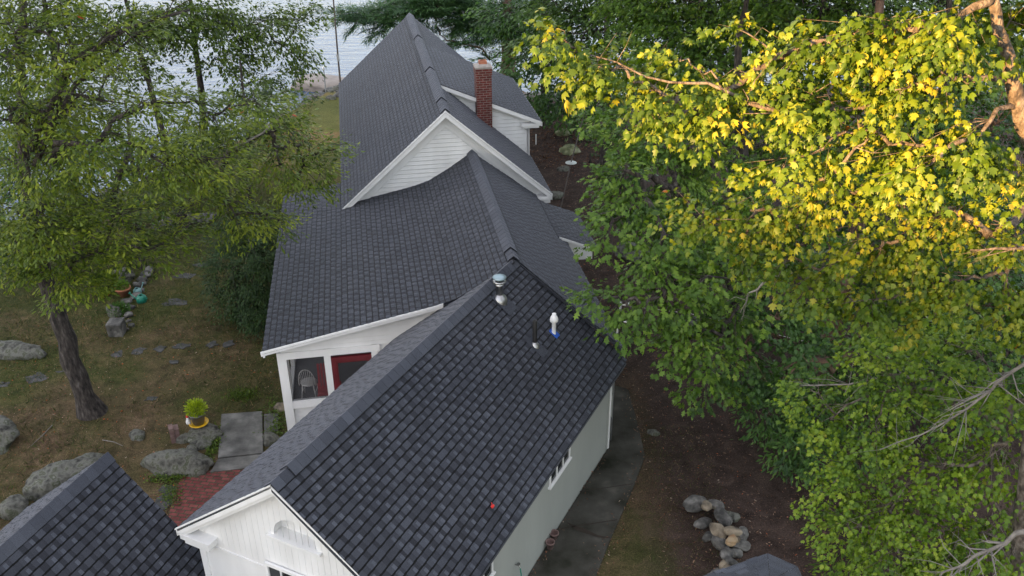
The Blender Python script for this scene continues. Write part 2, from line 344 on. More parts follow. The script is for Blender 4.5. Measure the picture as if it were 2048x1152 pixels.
# ------------------------------------------------------------------ terrain, lake
def shore_y(x):
    x = np.asarray(x, float)
    return np.interp(x, [-60, -30, -24, -17, -13, -10, 4, 20, 60], [24, 28, 31, 37, 45, 53.5, 52, 49, 40])
def land(x, y):
    x = np.asarray(x, float); y = np.asarray(y, float); d = shore_y(x)-y
    z = np.interp(d, [-6, 0, 1.5, 5, 12], [-3.0, -1.5, -1.0, -.25, 0])
    z = z+.05*np.sin(x*.7+1)*np.sin(y*.5)*np.clip((y-19)/6, 0, 1)
    z = z+np.clip((x-7)/8, 0, 1)*.9+ np.clip((x-4)/6, 0, 1)*np.clip((y-30)/8, 0, 1)*.5*np.clip(d/6, 0, 1)
    return z
def make_ground():
    xs = np.concatenate([np.linspace(-120, -32, 12), np.arange(-30, 24, .5), np.linspace(25, 120, 12)])
    ys = np.concatenate([np.linspace(-100, 4, 10), np.arange(5, 60, .5), np.linspace(62, 110, 6)])
    X, Y = np.meshgrid(xs, ys); Z = land(X, Y); mb = MB(); mb.v = np.stack([X, Y, Z], -1).reshape(-1, 3).tolist()
    nx = len(xs)
    for j in range(len(ys)-1):
        for i in range(nx-1): a = j*nx+i; mb.f.append((a, a+1, a+nx+1, a+nx)); mb.t.append(.5); mb.uv.append(None)
    o = build('ground', mb, 'ground', smooth=True); tag(o, kind='structure')
    mb = MB().add([(-700, 20, -1.5), (700, 20, -1.5), (700, 1500, -1.5), (-700, 1500, -1.5)], [(0, 1, 2, 3)])
    tag(build('water', mb, 'water'), kind='structure')
make_ground()

# ------------------------------------------------------------------ roofs
def shingles(mb, r0, r1, e0, e1, clip=None, exposure=.143, seed=1, lift=.0, band=.034):
    """courses of laminated shingles on the quad ridge r0-r1, eave e0-e1 (all numpy points)."""
    g = np.random.default_rng(seed); r0, r1, e0, e1 = map(lambda p: np.array(p, float), (r0, r1, e0, e1))
    nrm = np.cross(r1-r0, e0-r0); nrm /= np.linalg.norm(nrm)
    if nrm[2] < 0: nrm = -nrm
    L = .5*(np.linalg.norm(r1-r0)+np.linalg.norm(e1-e0)); D = .5*(np.linalg.norm(e0-r0)+np.linalg.norm(e1-r1))
    nc = max(2, round(D/exposure))
    def P(s, t, h): return (r0*(1-s)+r1*s)*(1-t)+(e0*(1-s)+e1*s)*t+nrm*(h+lift)
    def piece(s0, s1, t0, t1, h0, h1, hb, tone):
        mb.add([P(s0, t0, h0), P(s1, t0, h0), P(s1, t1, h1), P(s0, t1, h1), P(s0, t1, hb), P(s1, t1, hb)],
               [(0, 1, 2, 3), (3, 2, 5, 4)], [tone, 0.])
        if hb < h1-.004 and h0 > .003:
            mb.add([P(s0, t0, h0), P(s0, t1, h1), P(s0, t1, hb), P(s1, t0, h0), P(s1, t1, h1), P(s1, t1, hb)], [(0, 1, 2), (3, 5, 4)], tone*.6)
    pat = [(.17, .09), (.12, .07), (.20, .11), (.14, .08), (.16, .13)]
    per = sum(a+b for a, b in pat)
    for k in range(nc):
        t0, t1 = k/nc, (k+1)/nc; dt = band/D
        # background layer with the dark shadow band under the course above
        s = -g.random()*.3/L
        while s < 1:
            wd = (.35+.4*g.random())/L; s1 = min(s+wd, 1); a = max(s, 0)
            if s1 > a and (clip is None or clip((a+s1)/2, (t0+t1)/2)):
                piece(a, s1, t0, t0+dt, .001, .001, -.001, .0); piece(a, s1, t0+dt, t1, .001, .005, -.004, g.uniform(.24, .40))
            s = s+wd
        s = -((k*.137+.03*g.normal()) % per)/L-.05/L; i = 0
        while s < 1:
            wd, gap = pat[i % 5]; i += 1; wd = (wd+.012*g.normal())/L; gap = gap/L
            a, b = max(s, 0), min(s+wd, 1)
            if b > a+.01/L and (clip is None or clip((a+b)/2, (t0+t1)/2)):
                piece(a, b, t0+dt*.85, t1+.004/D, .004, .0105, .0, float(np.clip(g.normal(.47, .06), .2, .95)))
                if g.random() < .7: piece(max(b-.065/L, a), b, t0+.45/nc, t1+.004/D, .0085, .012, .007, float(g.uniform(.6, .78)))
            s += wd+gap
def deck(mb, r0, r1, e0, e1, th=.06, drop=.004):
    a = [np.array(p, float)-np.array([0, 0, drop]) for p in (r0, r1, e1, e0)]
    mb.hexa([p-np.array([0, 0, th]) for p in a]+a, .3)
def ridge_cap(mb, p0, p1, sl, sr, F, wd=.155, lift=.032, vent=(0., 1.), seed=3):
    """overlapping cap shingles along a ridge; inside `vent` they sit raised on a ridge vent."""
    g = np.random.default_rng(seed); p0, p1 = np.array(p0, float), np.array(p1, float); L = np.linalg.norm(p1-p0)
    n = int(L/.2); v3 = np.array([*F.v, 0])
    for i in range(n):
        s0, s1 = i/n, (i+1.0)/n; s = (s0+s1)/2; up = vent[0] < s < vent[1]
        h = lift+.03 if up else .022; W = wd if up else wd*.85
        tone = float(np.clip(g.normal(.60, .05), .3, 1))
        def prof(P, dh):
            return [P+v3*a*W+np.array([0, 0, -abs(a)*W*(sl if a < 0 else sr)+h+dh+.018*(1-a*a)]) for a in (-1, -.5, 0, .5, 1)]
        A = prof(p0*(1-s0)+p1*s0, .006); Bq = prof(p0*(1-s1)+p1*s1, 0)
        mb.add(A+Bq, [(i, i+1, i+6, i+5) for i in range(4)], tone)
        d = np.array([0, 0, -(.026 if up else .02)])
        mb.add(A+[p+d for p in A], [(i, i+1, i+6, i+5) for i in range(4)], tone*.4)
        for k in (0, 4): mb.add([A[k], Bq[k], Bq[k]+d, A[k]+d], [(0, 1, 2, 3)], 0.)
def boards(mb, O, ux, uz, nrm, cols, horizontal=True, pitch=.11):
    pass
def lap_siding(mb, F, plane, axis, sgn, poly, pitch=.115, lip=.014):
    gr = min(.018, lip*1.2)
    """clapboards on the vertical plane (axis 'u' or 'v' = plane); poly: convex [(s,z)], outward = sgn."""
    def W(s, z, o):
        return F.w(plane+sgn*o, s, z) if axis == 'u' else F.w(s, plane+sgn*o, z)
    def clipz(P, z, keep_above):
        out = []
        for i in range(len(P)):
            a, b = P[i], P[(i+1) % len(P)]
            ia, ib = (a[1] >= z) == keep_above or a[1] == z, (b[1] >= z) == keep_above or b[1] == z
            if ia: out.append(a)
            if ia != ib:
                t = (z-a[1])/(b[1]-a[1]); out.append((a[0]+(b[0]-a[0])*t, z))
        return out
    z = min(p[1] for p in poly); zt = max(p[1] for p in poly)
    while z < zt-1e-4:
        Q = clipz(clipz(poly, z, True), min(z+pitch, zt), False)
        if len(Q) >= 3:
            mb.add([W(s_, z_+(gr if z_ < z+1e-4 else 0), .004+lip*(1-(z_-z)/pitch)) for s_, z_ in Q], [tuple(range(len(Q)))])
            lo = [q for q in Q if abs(q[1]-z) < 1e-4]
            if len(lo) >= 2:
                a, b = min(lo)[0], max(lo)[0]
                mb.add([W(a, z+gr, .004+lip), W(b, z+gr, .004+lip), W(b, z+gr, -.02), W(a, z+gr, -.02)], [(0, 1, 2, 3)]); mb.add([W(a, z+gr, -.02), W(b, z+gr, -.02), W(b, z-.004, .003), W(a, z-.004, .003)], [(0, 1, 2, 3)])
        z += pitch

# ================================================================== HOUSE
house = thing('house', FB.w(2, -1, 0), 'white house with dark grey shingle roofs in three joined wings, brick chimney and screened porch', 'house')
# ---- front wing (A)
aR0, aR1 = FA.w(0, 0, 4.50), FA.w(8.6, -.02, 4.46)
aL0, aL1 = FA.w(0, -2.27, 2.74), FA.w(8.6, -2.27, 2.74)
aE0, aE1 = FA.w(-.03, 2.66, 2.40), FA.w(8.6, 2.67, 2.48)
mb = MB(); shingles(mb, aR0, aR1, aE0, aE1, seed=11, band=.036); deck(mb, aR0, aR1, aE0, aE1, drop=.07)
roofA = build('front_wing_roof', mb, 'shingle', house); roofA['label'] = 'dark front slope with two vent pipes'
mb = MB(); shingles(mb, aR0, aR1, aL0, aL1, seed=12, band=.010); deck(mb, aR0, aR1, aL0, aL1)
build('front_wing_roof', mb, 'shingle', house)
mb = MB(); ridge_cap(mb, aR0, aR1, .775, .78, FA, vent=(.045, .97)); build('ridge_cap', mb, 'shingle', roofA, smooth=False)
def gable_wall_A():
    mb = MB(); u = .22
    zr = lambda v: 4.42-(.775*abs(v) if v < 0 else .78*v)
    zb, ac, rad = 2.38, 0.10, .42; zs = 3.22
    v = -2.0
    while v < 2.39:
        v1 = min(v+.125, 2.39); cuts = [v]
        if v1 > ac-rad and v < ac+rad: cuts = list(np.arange(v, v1-.001, .021))
        cuts.append(v1-.006)
        for a, b in zip(cuts[:-1], cuts[1:]):
            m_ = (a+b)/2
            if abs(m_-ac) < rad:
                fa = lambda q: zs+math.sqrt(max(0, rad*rad-(q-ac)**2))
                mb.add([FA.w(u, a, zb), FA.w(u, b, zb), FA.w(u, b, zs), FA.w(u, a, zs)], [(0, 1, 2, 3)])
                mb.add([FA.w(u, a, fa(a)), FA.w(u, b, fa(b)), FA.w(u, b, zr(b)), FA.w(u, a, zr(a))], [(0, 1, 2, 3)])
            else:
                mb.add([FA.w(u, a, zb), FA.w(u, b, zb), FA.w(u, b, zr(b)), FA.w(u, a, zr(a))], [(0, 1, 2, 3)])
        mb.add([FA.w(u, v1-.006, zb), FA.w(u+.012, v1-.003, zb), FA.w(u+.012, v1-.003, zr(v1)), FA.w(u, v1-.006, zr(v1))], [(0, 1, 2, 3)])
        mb.add([FA.w(u+.012, v1-.003, zb), FA.w(u, v1, zb), FA.w(u, v1, zr(v1)), FA.w(u+.012, v1-.003, zr(v1))], [(0, 1, 2, 3)])
        v = v1
    o = build('front_gable_wall', mb, 'white', house); o['label'] = 'white front gable of vertical boards with arched recess'
    n = 20; A = [(ac+rad*math.cos(math.pi*k/n), zs+rad*math.sin(math.pi*k/n)) for k in range(n+1)]
    m2 = MB(); d = .2
    m2.add([FA.w(u+d, a, z) for a, z in A], [tuple(range(n+1))])
    for (a, z), (b, y) in zip(A[:-1], A[1:]): m2.add([FA.w(u, a, z), FA.w(u+d, a, z), FA.w(u+d, b, y), FA.w(u, b, y)], [(0, 1, 2, 3)])
    vent = build('arched_vent', m2, 'white', house)
    m3 = MB().fbox(FA, u-.07, u+d, ac-rad-.1, ac+rad+.1, zs-.05, zs); build('sill', m3, 'white', vent)
    # lower siding
    m4 = MB(); lap_siding(m4, FA, u, 'u', -1, [(-2.0, 0), (2.39, 0), (2.39, 2.37), (-2.0, 2.37)], .115, .006)
    m4.fbox(FA, u-.03, u+.09, -2.06, -1.92, 0, 2.6).fbox(FA, u-.03, u+.09, 2.32, 2.44, 0, 2.5)
    m4.fbox(FA, u-.02, u+.02, -1.9, 2.3, 2.33, 2.40)
    build('front_wall', m4, 'white_siding', house)
gable_wall_A()
mb = MB()
mb.frake(FA, 0.0, .035, -2.3, 2.735, 0, 4.51, .035, .17).frake(FA, 0.0, .035, 0, 4.51, 2.68, 2.42, .035, .17)
mb.frake(FA, .035, .065, -2.25, 2.77, 0, 4.51, .10, .24).frake(FA, .035, .065, 0, 4.51, 2.62, 2.47, .10, .24)
mb.frake(FA, .065, .20, -2.2, 2.81, 0, 4.51, .12, .15).frake(FA, .065, .20, 0, 4.51, 2.6, 2.48, .12, .15)
mb.frake(FA, .185, .216, -2.1, 2.88, 0, 4.51, .15, .28).frake(FA, .185, .216, 0, 4.51, 2.5, 2.56, .15, .28)
mb.frake(FA, -.012, .02, -2.31, 2.73, 0, 4.515, .005, .035)
build('rake_board', mb, 'white', house)
mb = MB(); mb.fbox(FA, 0.02, .22, -2.26, -1.62, 2.50, 2.60).fbox(FA, .05, .22, -2.2, -1.68, 2.40, 2.50).fbox(FA, 0.0, .22, -2.30, -1.60, 2.60, 2.63)
mb.fbox(FA, .02, 8.5, -2.25, -2.2, 2.52, 2.70)
build('cornice_return', mb, 'white', house)
mb = MB(); mb.fbox(FA, .22, 8.45, 2.32, 2.38, 0, 2.55); mb.fbox(FA, 8.3, 8.42, 2.0, 2.40, 0, 2.5)
mb.fbox(FA, .05, 8.5, 2.56, 2.62, 2.30, 2.42).fbox(FA, .05, 8.5, 2.38, 2.56, 2.34, 2.36)
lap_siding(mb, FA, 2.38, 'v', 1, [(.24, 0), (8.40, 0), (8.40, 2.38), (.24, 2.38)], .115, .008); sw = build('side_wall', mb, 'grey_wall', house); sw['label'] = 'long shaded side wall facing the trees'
mb = MB(); mb.fbox(FA, 8.40, 8.46, 2.30, 2.42, 0, 2.4); build('corner_board', mb, 'white', house)
mb = MB(); mb.fbox(FA, .3, 8.4, -2.0, -1.92, 0, 2.7); build('side_wall', mb, 'white_siding', house)
def window_v(u0, u1, z0, z1, panes, v=2.38, F=FA, sgn=1, nm='window'):
    m_ = MB(); t = .03
    for a, b, c, d in ((u0-t, u0, z0-t, z1+t), (u1, u1+t, z0-t, z1+t), (u0, u1, z1, z1+t), (u0, u1, z0-t, z0)):
        m_.fbox(F, a, b, v, v+sgn*.035, c, d)
    for k in range(1, panes):
        x = u0+(u1-u0)*k/panes; m_.fbox(F, x-.015, x+.015, v, v+sgn*.03, z0, z1)
    fr = build(nm, m_, 'white', house)
    build('pane', MB().fbox(F, u0, u1, v, v+sgn*.012, z0, z1), 'glass', fr)
    build('sill', MB().fbox(F, u0-.08, u1+.08, v, v+sgn*.06, z0-t-.03, z0-t), 'white', fr)
window_v(5.0, 5.95, 1.56, 2.22, 3, v=2.392); window_v(1.5, 2.45, 1.54, 2.22, 3, v=2.392)
def window_u(v0, v1, z0, z1, cols, rows, u, F=FA, sgn=-1):
    m_ = MB(); t = .06
    for a, b, c, d in ((v0-t, v0, z0-t, z1+t), (v1, v1+t, z0-t, z1+t), (v0, v1, z1, z1+t), (v0, v1, z0-t, z0)): m_.fbox(F, u, u+sgn*.045, a, b, c, d)
    for k in range(1, cols): x = v0+(v1-v0)*k/cols; m_.fbox(F, u, u+sgn*.035, x-.014, x+.014, z0, z1)
    for k in range(1, rows): x = z0+(z1-z0)*k/rows; m_.fbox(F, u, u+sgn*.033, v0, v1, x-.014, x+.014)
    fr = build('window', m_, 'white', house); build('pane', MB().fbox(F, u, u+sgn*.014, v0, v1, z0, z1), 'glass', fr)
window_u(-.52, .5, 1.1, 2.50, 4, 4, .20)
# wall box at the far end of the side wall
m_ = MB().fbox(FA, 8.46, 8.56, 2.2, 2.42, .9, 1.5).fbox(FA, 8.46, 8.62, 2.24, 2.38, 1.5, 1.62); build('utility_box', m_, 'grey_wall', house)
# spigot
sp = FA.w(3.42, 2.40, .85); m_ = MB().tube([sp, sp+np.array([.06, -.03, .0]), sp+np.array([.09, -.04, -.05])], .016, 8); m_.lathe(sp+np.array([.06, -.03, .02]), [(0.001, .03), (.035, .03), (.035, .02), (.001, .02)], 10)
build('spigot', m_, 'steel', house)
# roof penetrations
def roofA_z(v): return 4.48-.765*v
def flue():
    c = FA.w(7.05, .30, 0); z0 = roofA_z(.30)
    m_ = MB().lathe((c[0], c[1], z0-.12), [(.17, -.06), (.165, .10), (.14, .17), (.10, .21), (.075, .235)], 20)
    fp = build('flue_pipe', m_, 'steel', house, smooth=True)
    m_ = MB().lathe((c[0], c[1], z0+.1), [(.075, 0), (.075, .22), (.085, .225), (.085, .25), (.075, .255), (.07, .29), (.135, .31), (.14, .33), (.10, .345), (.06, .35), (.06, .42)], 20)
    build('pipe_section', m_, 'steel', fp, smooth=True)
    m_ = MB().lathe((c[0], c[1], z0+.5), [(.001, -.005), (.14, -.005), (.148, .01), (.14, .025), (.07, .04), (.001, .045)], 20); build('rain_cap', m_, 'steelcap', fp, smooth=True)
    q = [(6.86, .2), (7.24, .2), (7.24, .62), (6.86, .62)]
    m_ = MB().hexa([FA.w(a, b, roofA_z(b)+.02) for a, b in q]+[FA.w(a, b, roofA_z(b)+.027) for a, b in q]); build('flashing', m_, 'shingle', fp)
    c = FA.w(6.76, 1.25, 0); z0 = roofA_z(1.25)
    m_ = MB().lathe((c[0], c[1], z0), [(.048, -.02), (.048, .58), (.044, .59), (.036, .585), (.036, .2)], 14); bp = build('vent_pipe', m_, 'black', house, smooth=True); bp['label'] = 'black plumbing vent with metal collar'
    m_ = MB().lathe((c[0], c[1], z0), [(.105, -.07), (.10, .0), (.06, .055), (.045, .08), (.04, .08)], 18); build('collar', m_, 'steel', bp, smooth=True)
    q = [(6.62, 1.12), (6.9, 1.12), (6.9, 1.5), (6.62, 1.5)]
    m_ = MB().hexa([FA.w(a, b, roofA_z(b)+.02) for a, b in q]+[FA.w(a, b, roofA_z(b)+.026) for a, b in q]); build('flashing', m_, 'shingle', bp)
    c = FA.w(7.48, 1.37, 0); z0 = roofA_z(1.37)
    m_ = MB().lathe((c[0], c[1], z0), [(.045, -.02), (.045, .27), (.06, .29), (.088, .32), (.092, .36), (.075, .42), (.05, .455), (.042, .46), (.045, .50), (.03, .505), (.001, .505)], 18); wp = build('vent_pipe', m_, 'white', house, smooth=True); wp['label'] = 'white bulb-topped vent pipe on blue flashing'
    q = [(7.41, 1.29), (7.57, 1.29), (7.57, 1.47), (7.41, 1.47)]
    m_ = MB().hexa([FA.w(a, b, roofA_z(b)+.02) for a, b in q]+[FA.w(a, b, roofA_z(b)+.035) for a, b in q]); build('flashing', m_, 'blue', wp)
flue()
# ---- middle wing (B)
zb_l = [(0, 4.56), (-.7, 4.10), (-1.3, 3.76), (-1.8, 3.61), (-5.66, 2.83)]
uN, uW = -.56, 6.74
bR0, bR1 = FB.w(-.30, 0, 4.56), FB.w(6.74, 0, 4.56)
bE0, bE1 = FB.w(-1.86, 2.20, 2.86), FB.w(7.9, 2.20, 2.86)
mb = MB()
for i, ((v0, z0), (v1, z1)) in enumerate(zip(zb_l[:-1], zb_l[1:])):
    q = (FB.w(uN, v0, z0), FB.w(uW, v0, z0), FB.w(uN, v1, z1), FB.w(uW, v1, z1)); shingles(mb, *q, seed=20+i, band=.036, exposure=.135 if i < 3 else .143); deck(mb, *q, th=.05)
roofB = build('middle_wing_roof', mb, 'shingle', house); roofB['label'] = 'broad sweeping shingle slope over the porch'
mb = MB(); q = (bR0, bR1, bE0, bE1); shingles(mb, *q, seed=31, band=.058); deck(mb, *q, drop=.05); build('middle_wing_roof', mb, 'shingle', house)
mb = MB(); ridge_cap(mb, FB.w(-.42, 0, 4.58), bR1, .68, .77, FB, vent=(.07, .99), seed=5); build('ridge_cap', mb, 'shingle', roofB)
# porch roof running on beside the tall wing
mb = MB(); q = (FB.w(uW, -3.75, 3.15), FB.w(8.75, -3.75, 3.11), FB.w(uW, -5.66, 2.82), FB.w(8.75, -5.66, 2.82)); shingles(mb, *q, seed=33); deck(mb, *q); build('porch_roof', mb, 'shingle', house)
mb = MB(); z1 = lambda v: np.interp(-v, [0, 1.3, 1.8, 5.66], [4.56, 3.76, 3.61, 2.83])
for va, vb in ((-5.70, -1.8), (-1.8, -1.62)):
    za, zb2 = float(z1(max(va, -5.66))), float(z1(vb))
    mb.frake(FB, uN-.012, uN+.012, va, za, vb, zb2, -.004, .05); mb.frake(FB, uN+.012, uN+.04, va, za, vb, zb2, .05, .12); mb.frake(FB, uN+.04, -.3, va, za, vb, zb2, .12, .14)
mb.fbox(FB, uN, 8.7, -5.66, -5.62, 2.68, 2.80); mb.fbox(FB, -1.3, 6.6, 2.12, 2.17, 2.68, 2.82)
build('rake_board', mb, 'white', house)
# porch end wall
u = -.3; mb = MB()
def zt(v): return float(z1(v))-.06
lap_siding(mb, FB, u, 'u', -1, [(-5.3, 2.60), (-1.8, 2.60), (-1.8, zt(-1.8)), (-5.3, zt(-5.3))], .115, .008)
lap_siding(mb, FB, u, 'u', -1, [(-1.8, 2.60), (-.2, 2.60), (-.2, zt(-.2)), (-1.35, zt(-1.35)), (-1.8, zt(-1.8))], .115, .008)
lap_siding(mb, FB, u+.05, 'u', -1, [(-5.2, 0), (-4.37, 0), (-4.37, 1.08), (-5.2, 1.08)], .115, .010)
mb.fbox(FB, u+.02, u+.08, -3.2, 1.9, 0, 2.6)
build('porch_end_wall', mb, 'white_siding', house)
mb = MB()
mb.fbox(FB, u-.03, u+.1, -5.40, -5.20, 0, 2.62).fbox(FB, u-.03, u+.1, -4.37, -4.22, 0, 2.62).fbox(FB, u-.035, u+.1, -5.20, -3.1, 2.44, 2.62)
mb.fbox(FB, u-.02, u+.1, -5.20, -4.37, 1.08, 1.27).fbox(FB, u-.028, u+.1, -3.3, -3.16, 0, 2.62)
mb.frake(FB, u-.02, u+.012, -5.4, zt(-5.4)+.05, -1.8, zt(-1.8)+.05, .0, .13)
build('porch_post', mb, 'white', house)
m_ = MB(); 
for a, b, c, d in ((-4.22, -4.12, .35, 2.36), (-3.40, -3.30, .35, 2.36), (-4.12, -3.40, 2.25, 2.36)): m_.fbox(FB, u-.02, u+.05, a, b, c, d)
m_.fbox(FB, u, u+.03, -4.12, -4.08, .35, 2.25).fbox(FB, u, u+.03, -4.12, -3.4, 2.20, 2.25)
rd = build('screen_door', m_, 'red', house); rd['label'] = 'dark red framed screen door'
build('screen', MB().fbox(FB, u+.03, u+.032, -4.08, -3.40, .4, 2.2), 'screen', rd)
build('porch_screen', MB().fbox(FB, u+.03, u+.032, -5.2, -4.37, 1.27, 2.44), 'screen', house)
FLZ = .62
build('porch_floor', MB().fbox(FB, -.2, 8.5, -5.35, -1.2, FLZ-.1, FLZ), 'porch_floor', house)
mb = MB().fbox(FB, 2.9, 2.98, -5.3, -1.2, FLZ, 2.72); mb.fbox(FB, -.2, 6.7, -1.3, -1.2, FLZ, 3.5); build('porch_inner_wall', mb, 'porch_floor', house)
mb = MB().fbox(FB, -.2, 8.5, -5.40, -5.30, 0, .75).fbox(FB, -.2, 8.5, -5.40, -5.30, 2.5, 2.72)
for uu in (.9, 2.1, 3.3, 4.5, 5.7, 6.9, 8.4): mb.fbox(FB, uu, uu+.1, -5.40, -5.30, .75, 2.5)
build('porch_side_wall', mb, 'white', house)
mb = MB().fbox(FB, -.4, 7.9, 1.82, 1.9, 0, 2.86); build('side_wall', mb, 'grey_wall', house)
# small projecting bay on the right
mb = MB(); q = (FB.w(3.62, 1.9, 3.12), FB.w(6.15, 1.9, 3.12), FB.w(3.62, 3.06, 2.62), FB.w(6.15, 3.08, 2.62)); shingles(mb, *q, seed=35); deck(mb, *q); bayr = build('bay_roof', mb, 'shingle', house)
mb = MB().fbox(FB, 3.73, 6.05, 1.9, 2.92, 2.30, 2.55); mb.add([FB.w(3.72, 1.9, 2.3), FB.w(3.72, 2.92, 2.3), FB.w(3.72, 2.92, 2.62), FB.w(3.72, 1.9, 3.05)], [(0, 1, 2, 3)])
mb.frake(FB, 3.60, 3.63, 1.95, 3.095, 3.07, 2.62, .0, .07)
build('bay', mb, 'white_siding', house)
# ---- tall rear wing (C)
kC, zC = .88, 5.93
gN, gF = -.336, 13.33
cR0, cR1 = FC.w(gN, 0, zC), FC.w(gF, 0, zC)
cL0, cL1 = FC.w(gN, -3.11, zC-kC*3.11), FC.w(gF, -3.11, zC-kC*3.11)
cE0, cE1 = FC.w(gN, 3.08, zC-kC*3.08), FC.w(gF, 3.08, zC-kC*3.08)
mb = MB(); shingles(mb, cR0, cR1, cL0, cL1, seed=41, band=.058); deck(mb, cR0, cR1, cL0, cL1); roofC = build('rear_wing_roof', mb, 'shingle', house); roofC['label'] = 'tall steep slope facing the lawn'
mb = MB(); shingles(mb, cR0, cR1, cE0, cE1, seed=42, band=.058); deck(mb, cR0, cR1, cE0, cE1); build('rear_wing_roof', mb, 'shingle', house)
for a, b, s_ in ((-.28, .75, 6), (.75, 4.1, 7), (4.1, 8.8, 8), (8.8, 13.3, 9)):
    mb = MB(); ridge_cap(mb, FC.w(a, 0, zC+.01), FC.w(b, 0, zC+.01), .88, .7, FC, wd=.16, vent=(.03 if a > 0 else 2, .97), seed=s_); build('ridge_cap', mb, 'shingle', roofC)
mb = MB(); lap_siding(mb, FC, 0, 'u', -1, [(-2.9, 1.5), (2.86, 1.5), (2.86, zC-.1-kC*2.86), (0, zC-.1), (-2.9, zC-.1-kC*2.9)], .125, .017)
build('rear_wing_gable_wall', mb, 'white_siding', house)
mb = MB().fbox(FC, .02, 13.0, -2.92, -2.85, 0, 3.25).fbox(FC, .02, 13.0, 2.82, 2.88, 0, 3.3)
mb.add([FC.w(13.0, -2.9, 0), FC.w(13.0, 2.86, 0), FC.w(13.0, 2.86, 3.3), FC.w(13, 0, 5.85), FC.w(13, -2.9, 3.3)], [(0, 1, 2, 3, 4)]); build('side_wall', mb, 'white_siding', house)
mb = MB()
for va, vb in ((-3.13, 0), (0, 3.10)):
    za, zb2 = zC-kC*abs(va), zC-kC*abs(vb)
    mb.frake(FC, gN-.02, gN+.02, va, za, vb, zb2, -.002, .05); mb.frake(FC, gN+.0, gN+.04, va, za, vb, zb2, .05, .20)
    mb.frake(FC, gN+.04, -.02, va, za, vb, zb2, .16, .19); mb.frake(FC, -.05, -.02, va*.94, zC-kC*abs(va*.94), vb*.94, zC-kC*abs(vb*.94), .19, .56)
    mb.frake(FC, -.12, -.05, va*.97, zC-kC*abs(va*.97), vb*.97, zC-kC*abs(vb*.97), .19, .27)
mb.fbox(FC, gN, 12.9, -3.09, -3.05, zC-kC*3.11-.16, zC-kC*3.11-.02).fbox(FC, gN, 12.9, 3.06, 3.10, zC-kC*3.08-.16, zC-kC*3.08-.02)
mb.fbox(FC, gN, -.02, 2.66, 3.10, zC-kC*3.08-.20, zC-kC*3.08-.10).fbox(FC, gN+.05, -.02, 2.72, 3.05, zC-kC*3.08-.32, zC-kC*3.08-.20)
mb.fbox(FC, gN, -.02, -3.13, -2.75, zC-kC*3.08-.20, zC-kC*3.08-.12)
build('rake_board', mb, 'white', house)
# dormer
dm = thing('dormer_group', (0, 0, 0), None, None) if False else None
d0, d1 = 2.68, 8.05; zd = lambda v: 5.90-.425*v
q = (FC.w(d0, .04, zd(.04)+.03), FC.w(d1, .04, zd(.04)+.03), FC.w(d0, 3.38, zd(3.38)), FC.w(d1, 3.38, zd(3.38)))
mb = MB(); shingles(mb, *q, seed=51, band=.058); deck(mb, *q, th=.05); dorm = build('dormer_roof', mb, 'shingle', house)
mb = MB(); lap_siding(mb, FC, d0+.22, 'u', -1, [(.35, 5.55), (2.98, 3.28), (2.98, zd(2.98)-.08), (.35, zd(.35)-.08)], .125, .016)
mb.add([FC.w(d0+.23, .3, 5.6), FC.w(d0+.23, 2.98, 3.2), FC.w(d0+.23, 2.98, zd(2.98)-.06), FC.w(d0+.23, .3, zd(.3)-.06)], [(0, 1, 2, 3)])
mb.add([FC.w(d1-.2, .3, 5.6), FC.w(d1-.2, 2.98, 3.2), FC.w(d1-.2, 2.98, zd(2.98)-.06), FC.w(d1-.2, .3, zd(.3)-.06)], [(0, 1, 2, 3)])
mb.fbox(FC, d0+.2, d1-.2, 2.93, 3.0, 3.2, zd(3.0)-.05); build('dormer_wall', mb, 'white_siding', house)
mb = MB(); mb.frake(FC, d0-.02, d0+.02, .1, zd(.1), 3.40, zd(3.40), -.002, .12).frake(FC, d0+.02, d0+.22, .2, zd(.2), 3.38, zd(3.38), .10, .12)
mb.frake(FC, d0+.19, d0+.212, .4, zd(.4), 3.0, zd(3.0), .1, .22)
mb.fbox(FC, d0-.02, d1, 3.36, 3.40, zd(3.38)-.14, zd(3.38)-.01).fbox(FC, d0, d0+.2, 2.72, 3.36, zd(3.38)-.13, zd(3.38)-.05).fbox(FC, d0+.03, d0+.2, 2.78, 3.3, zd(3.38)-.2, zd(3.38)-.13)
mb.fbox(FC, d0+.2, d0+.24, 2.93, 3.02, 3.25, zd(3.0)-.1); build('dormer_trim', mb, 'white', house)
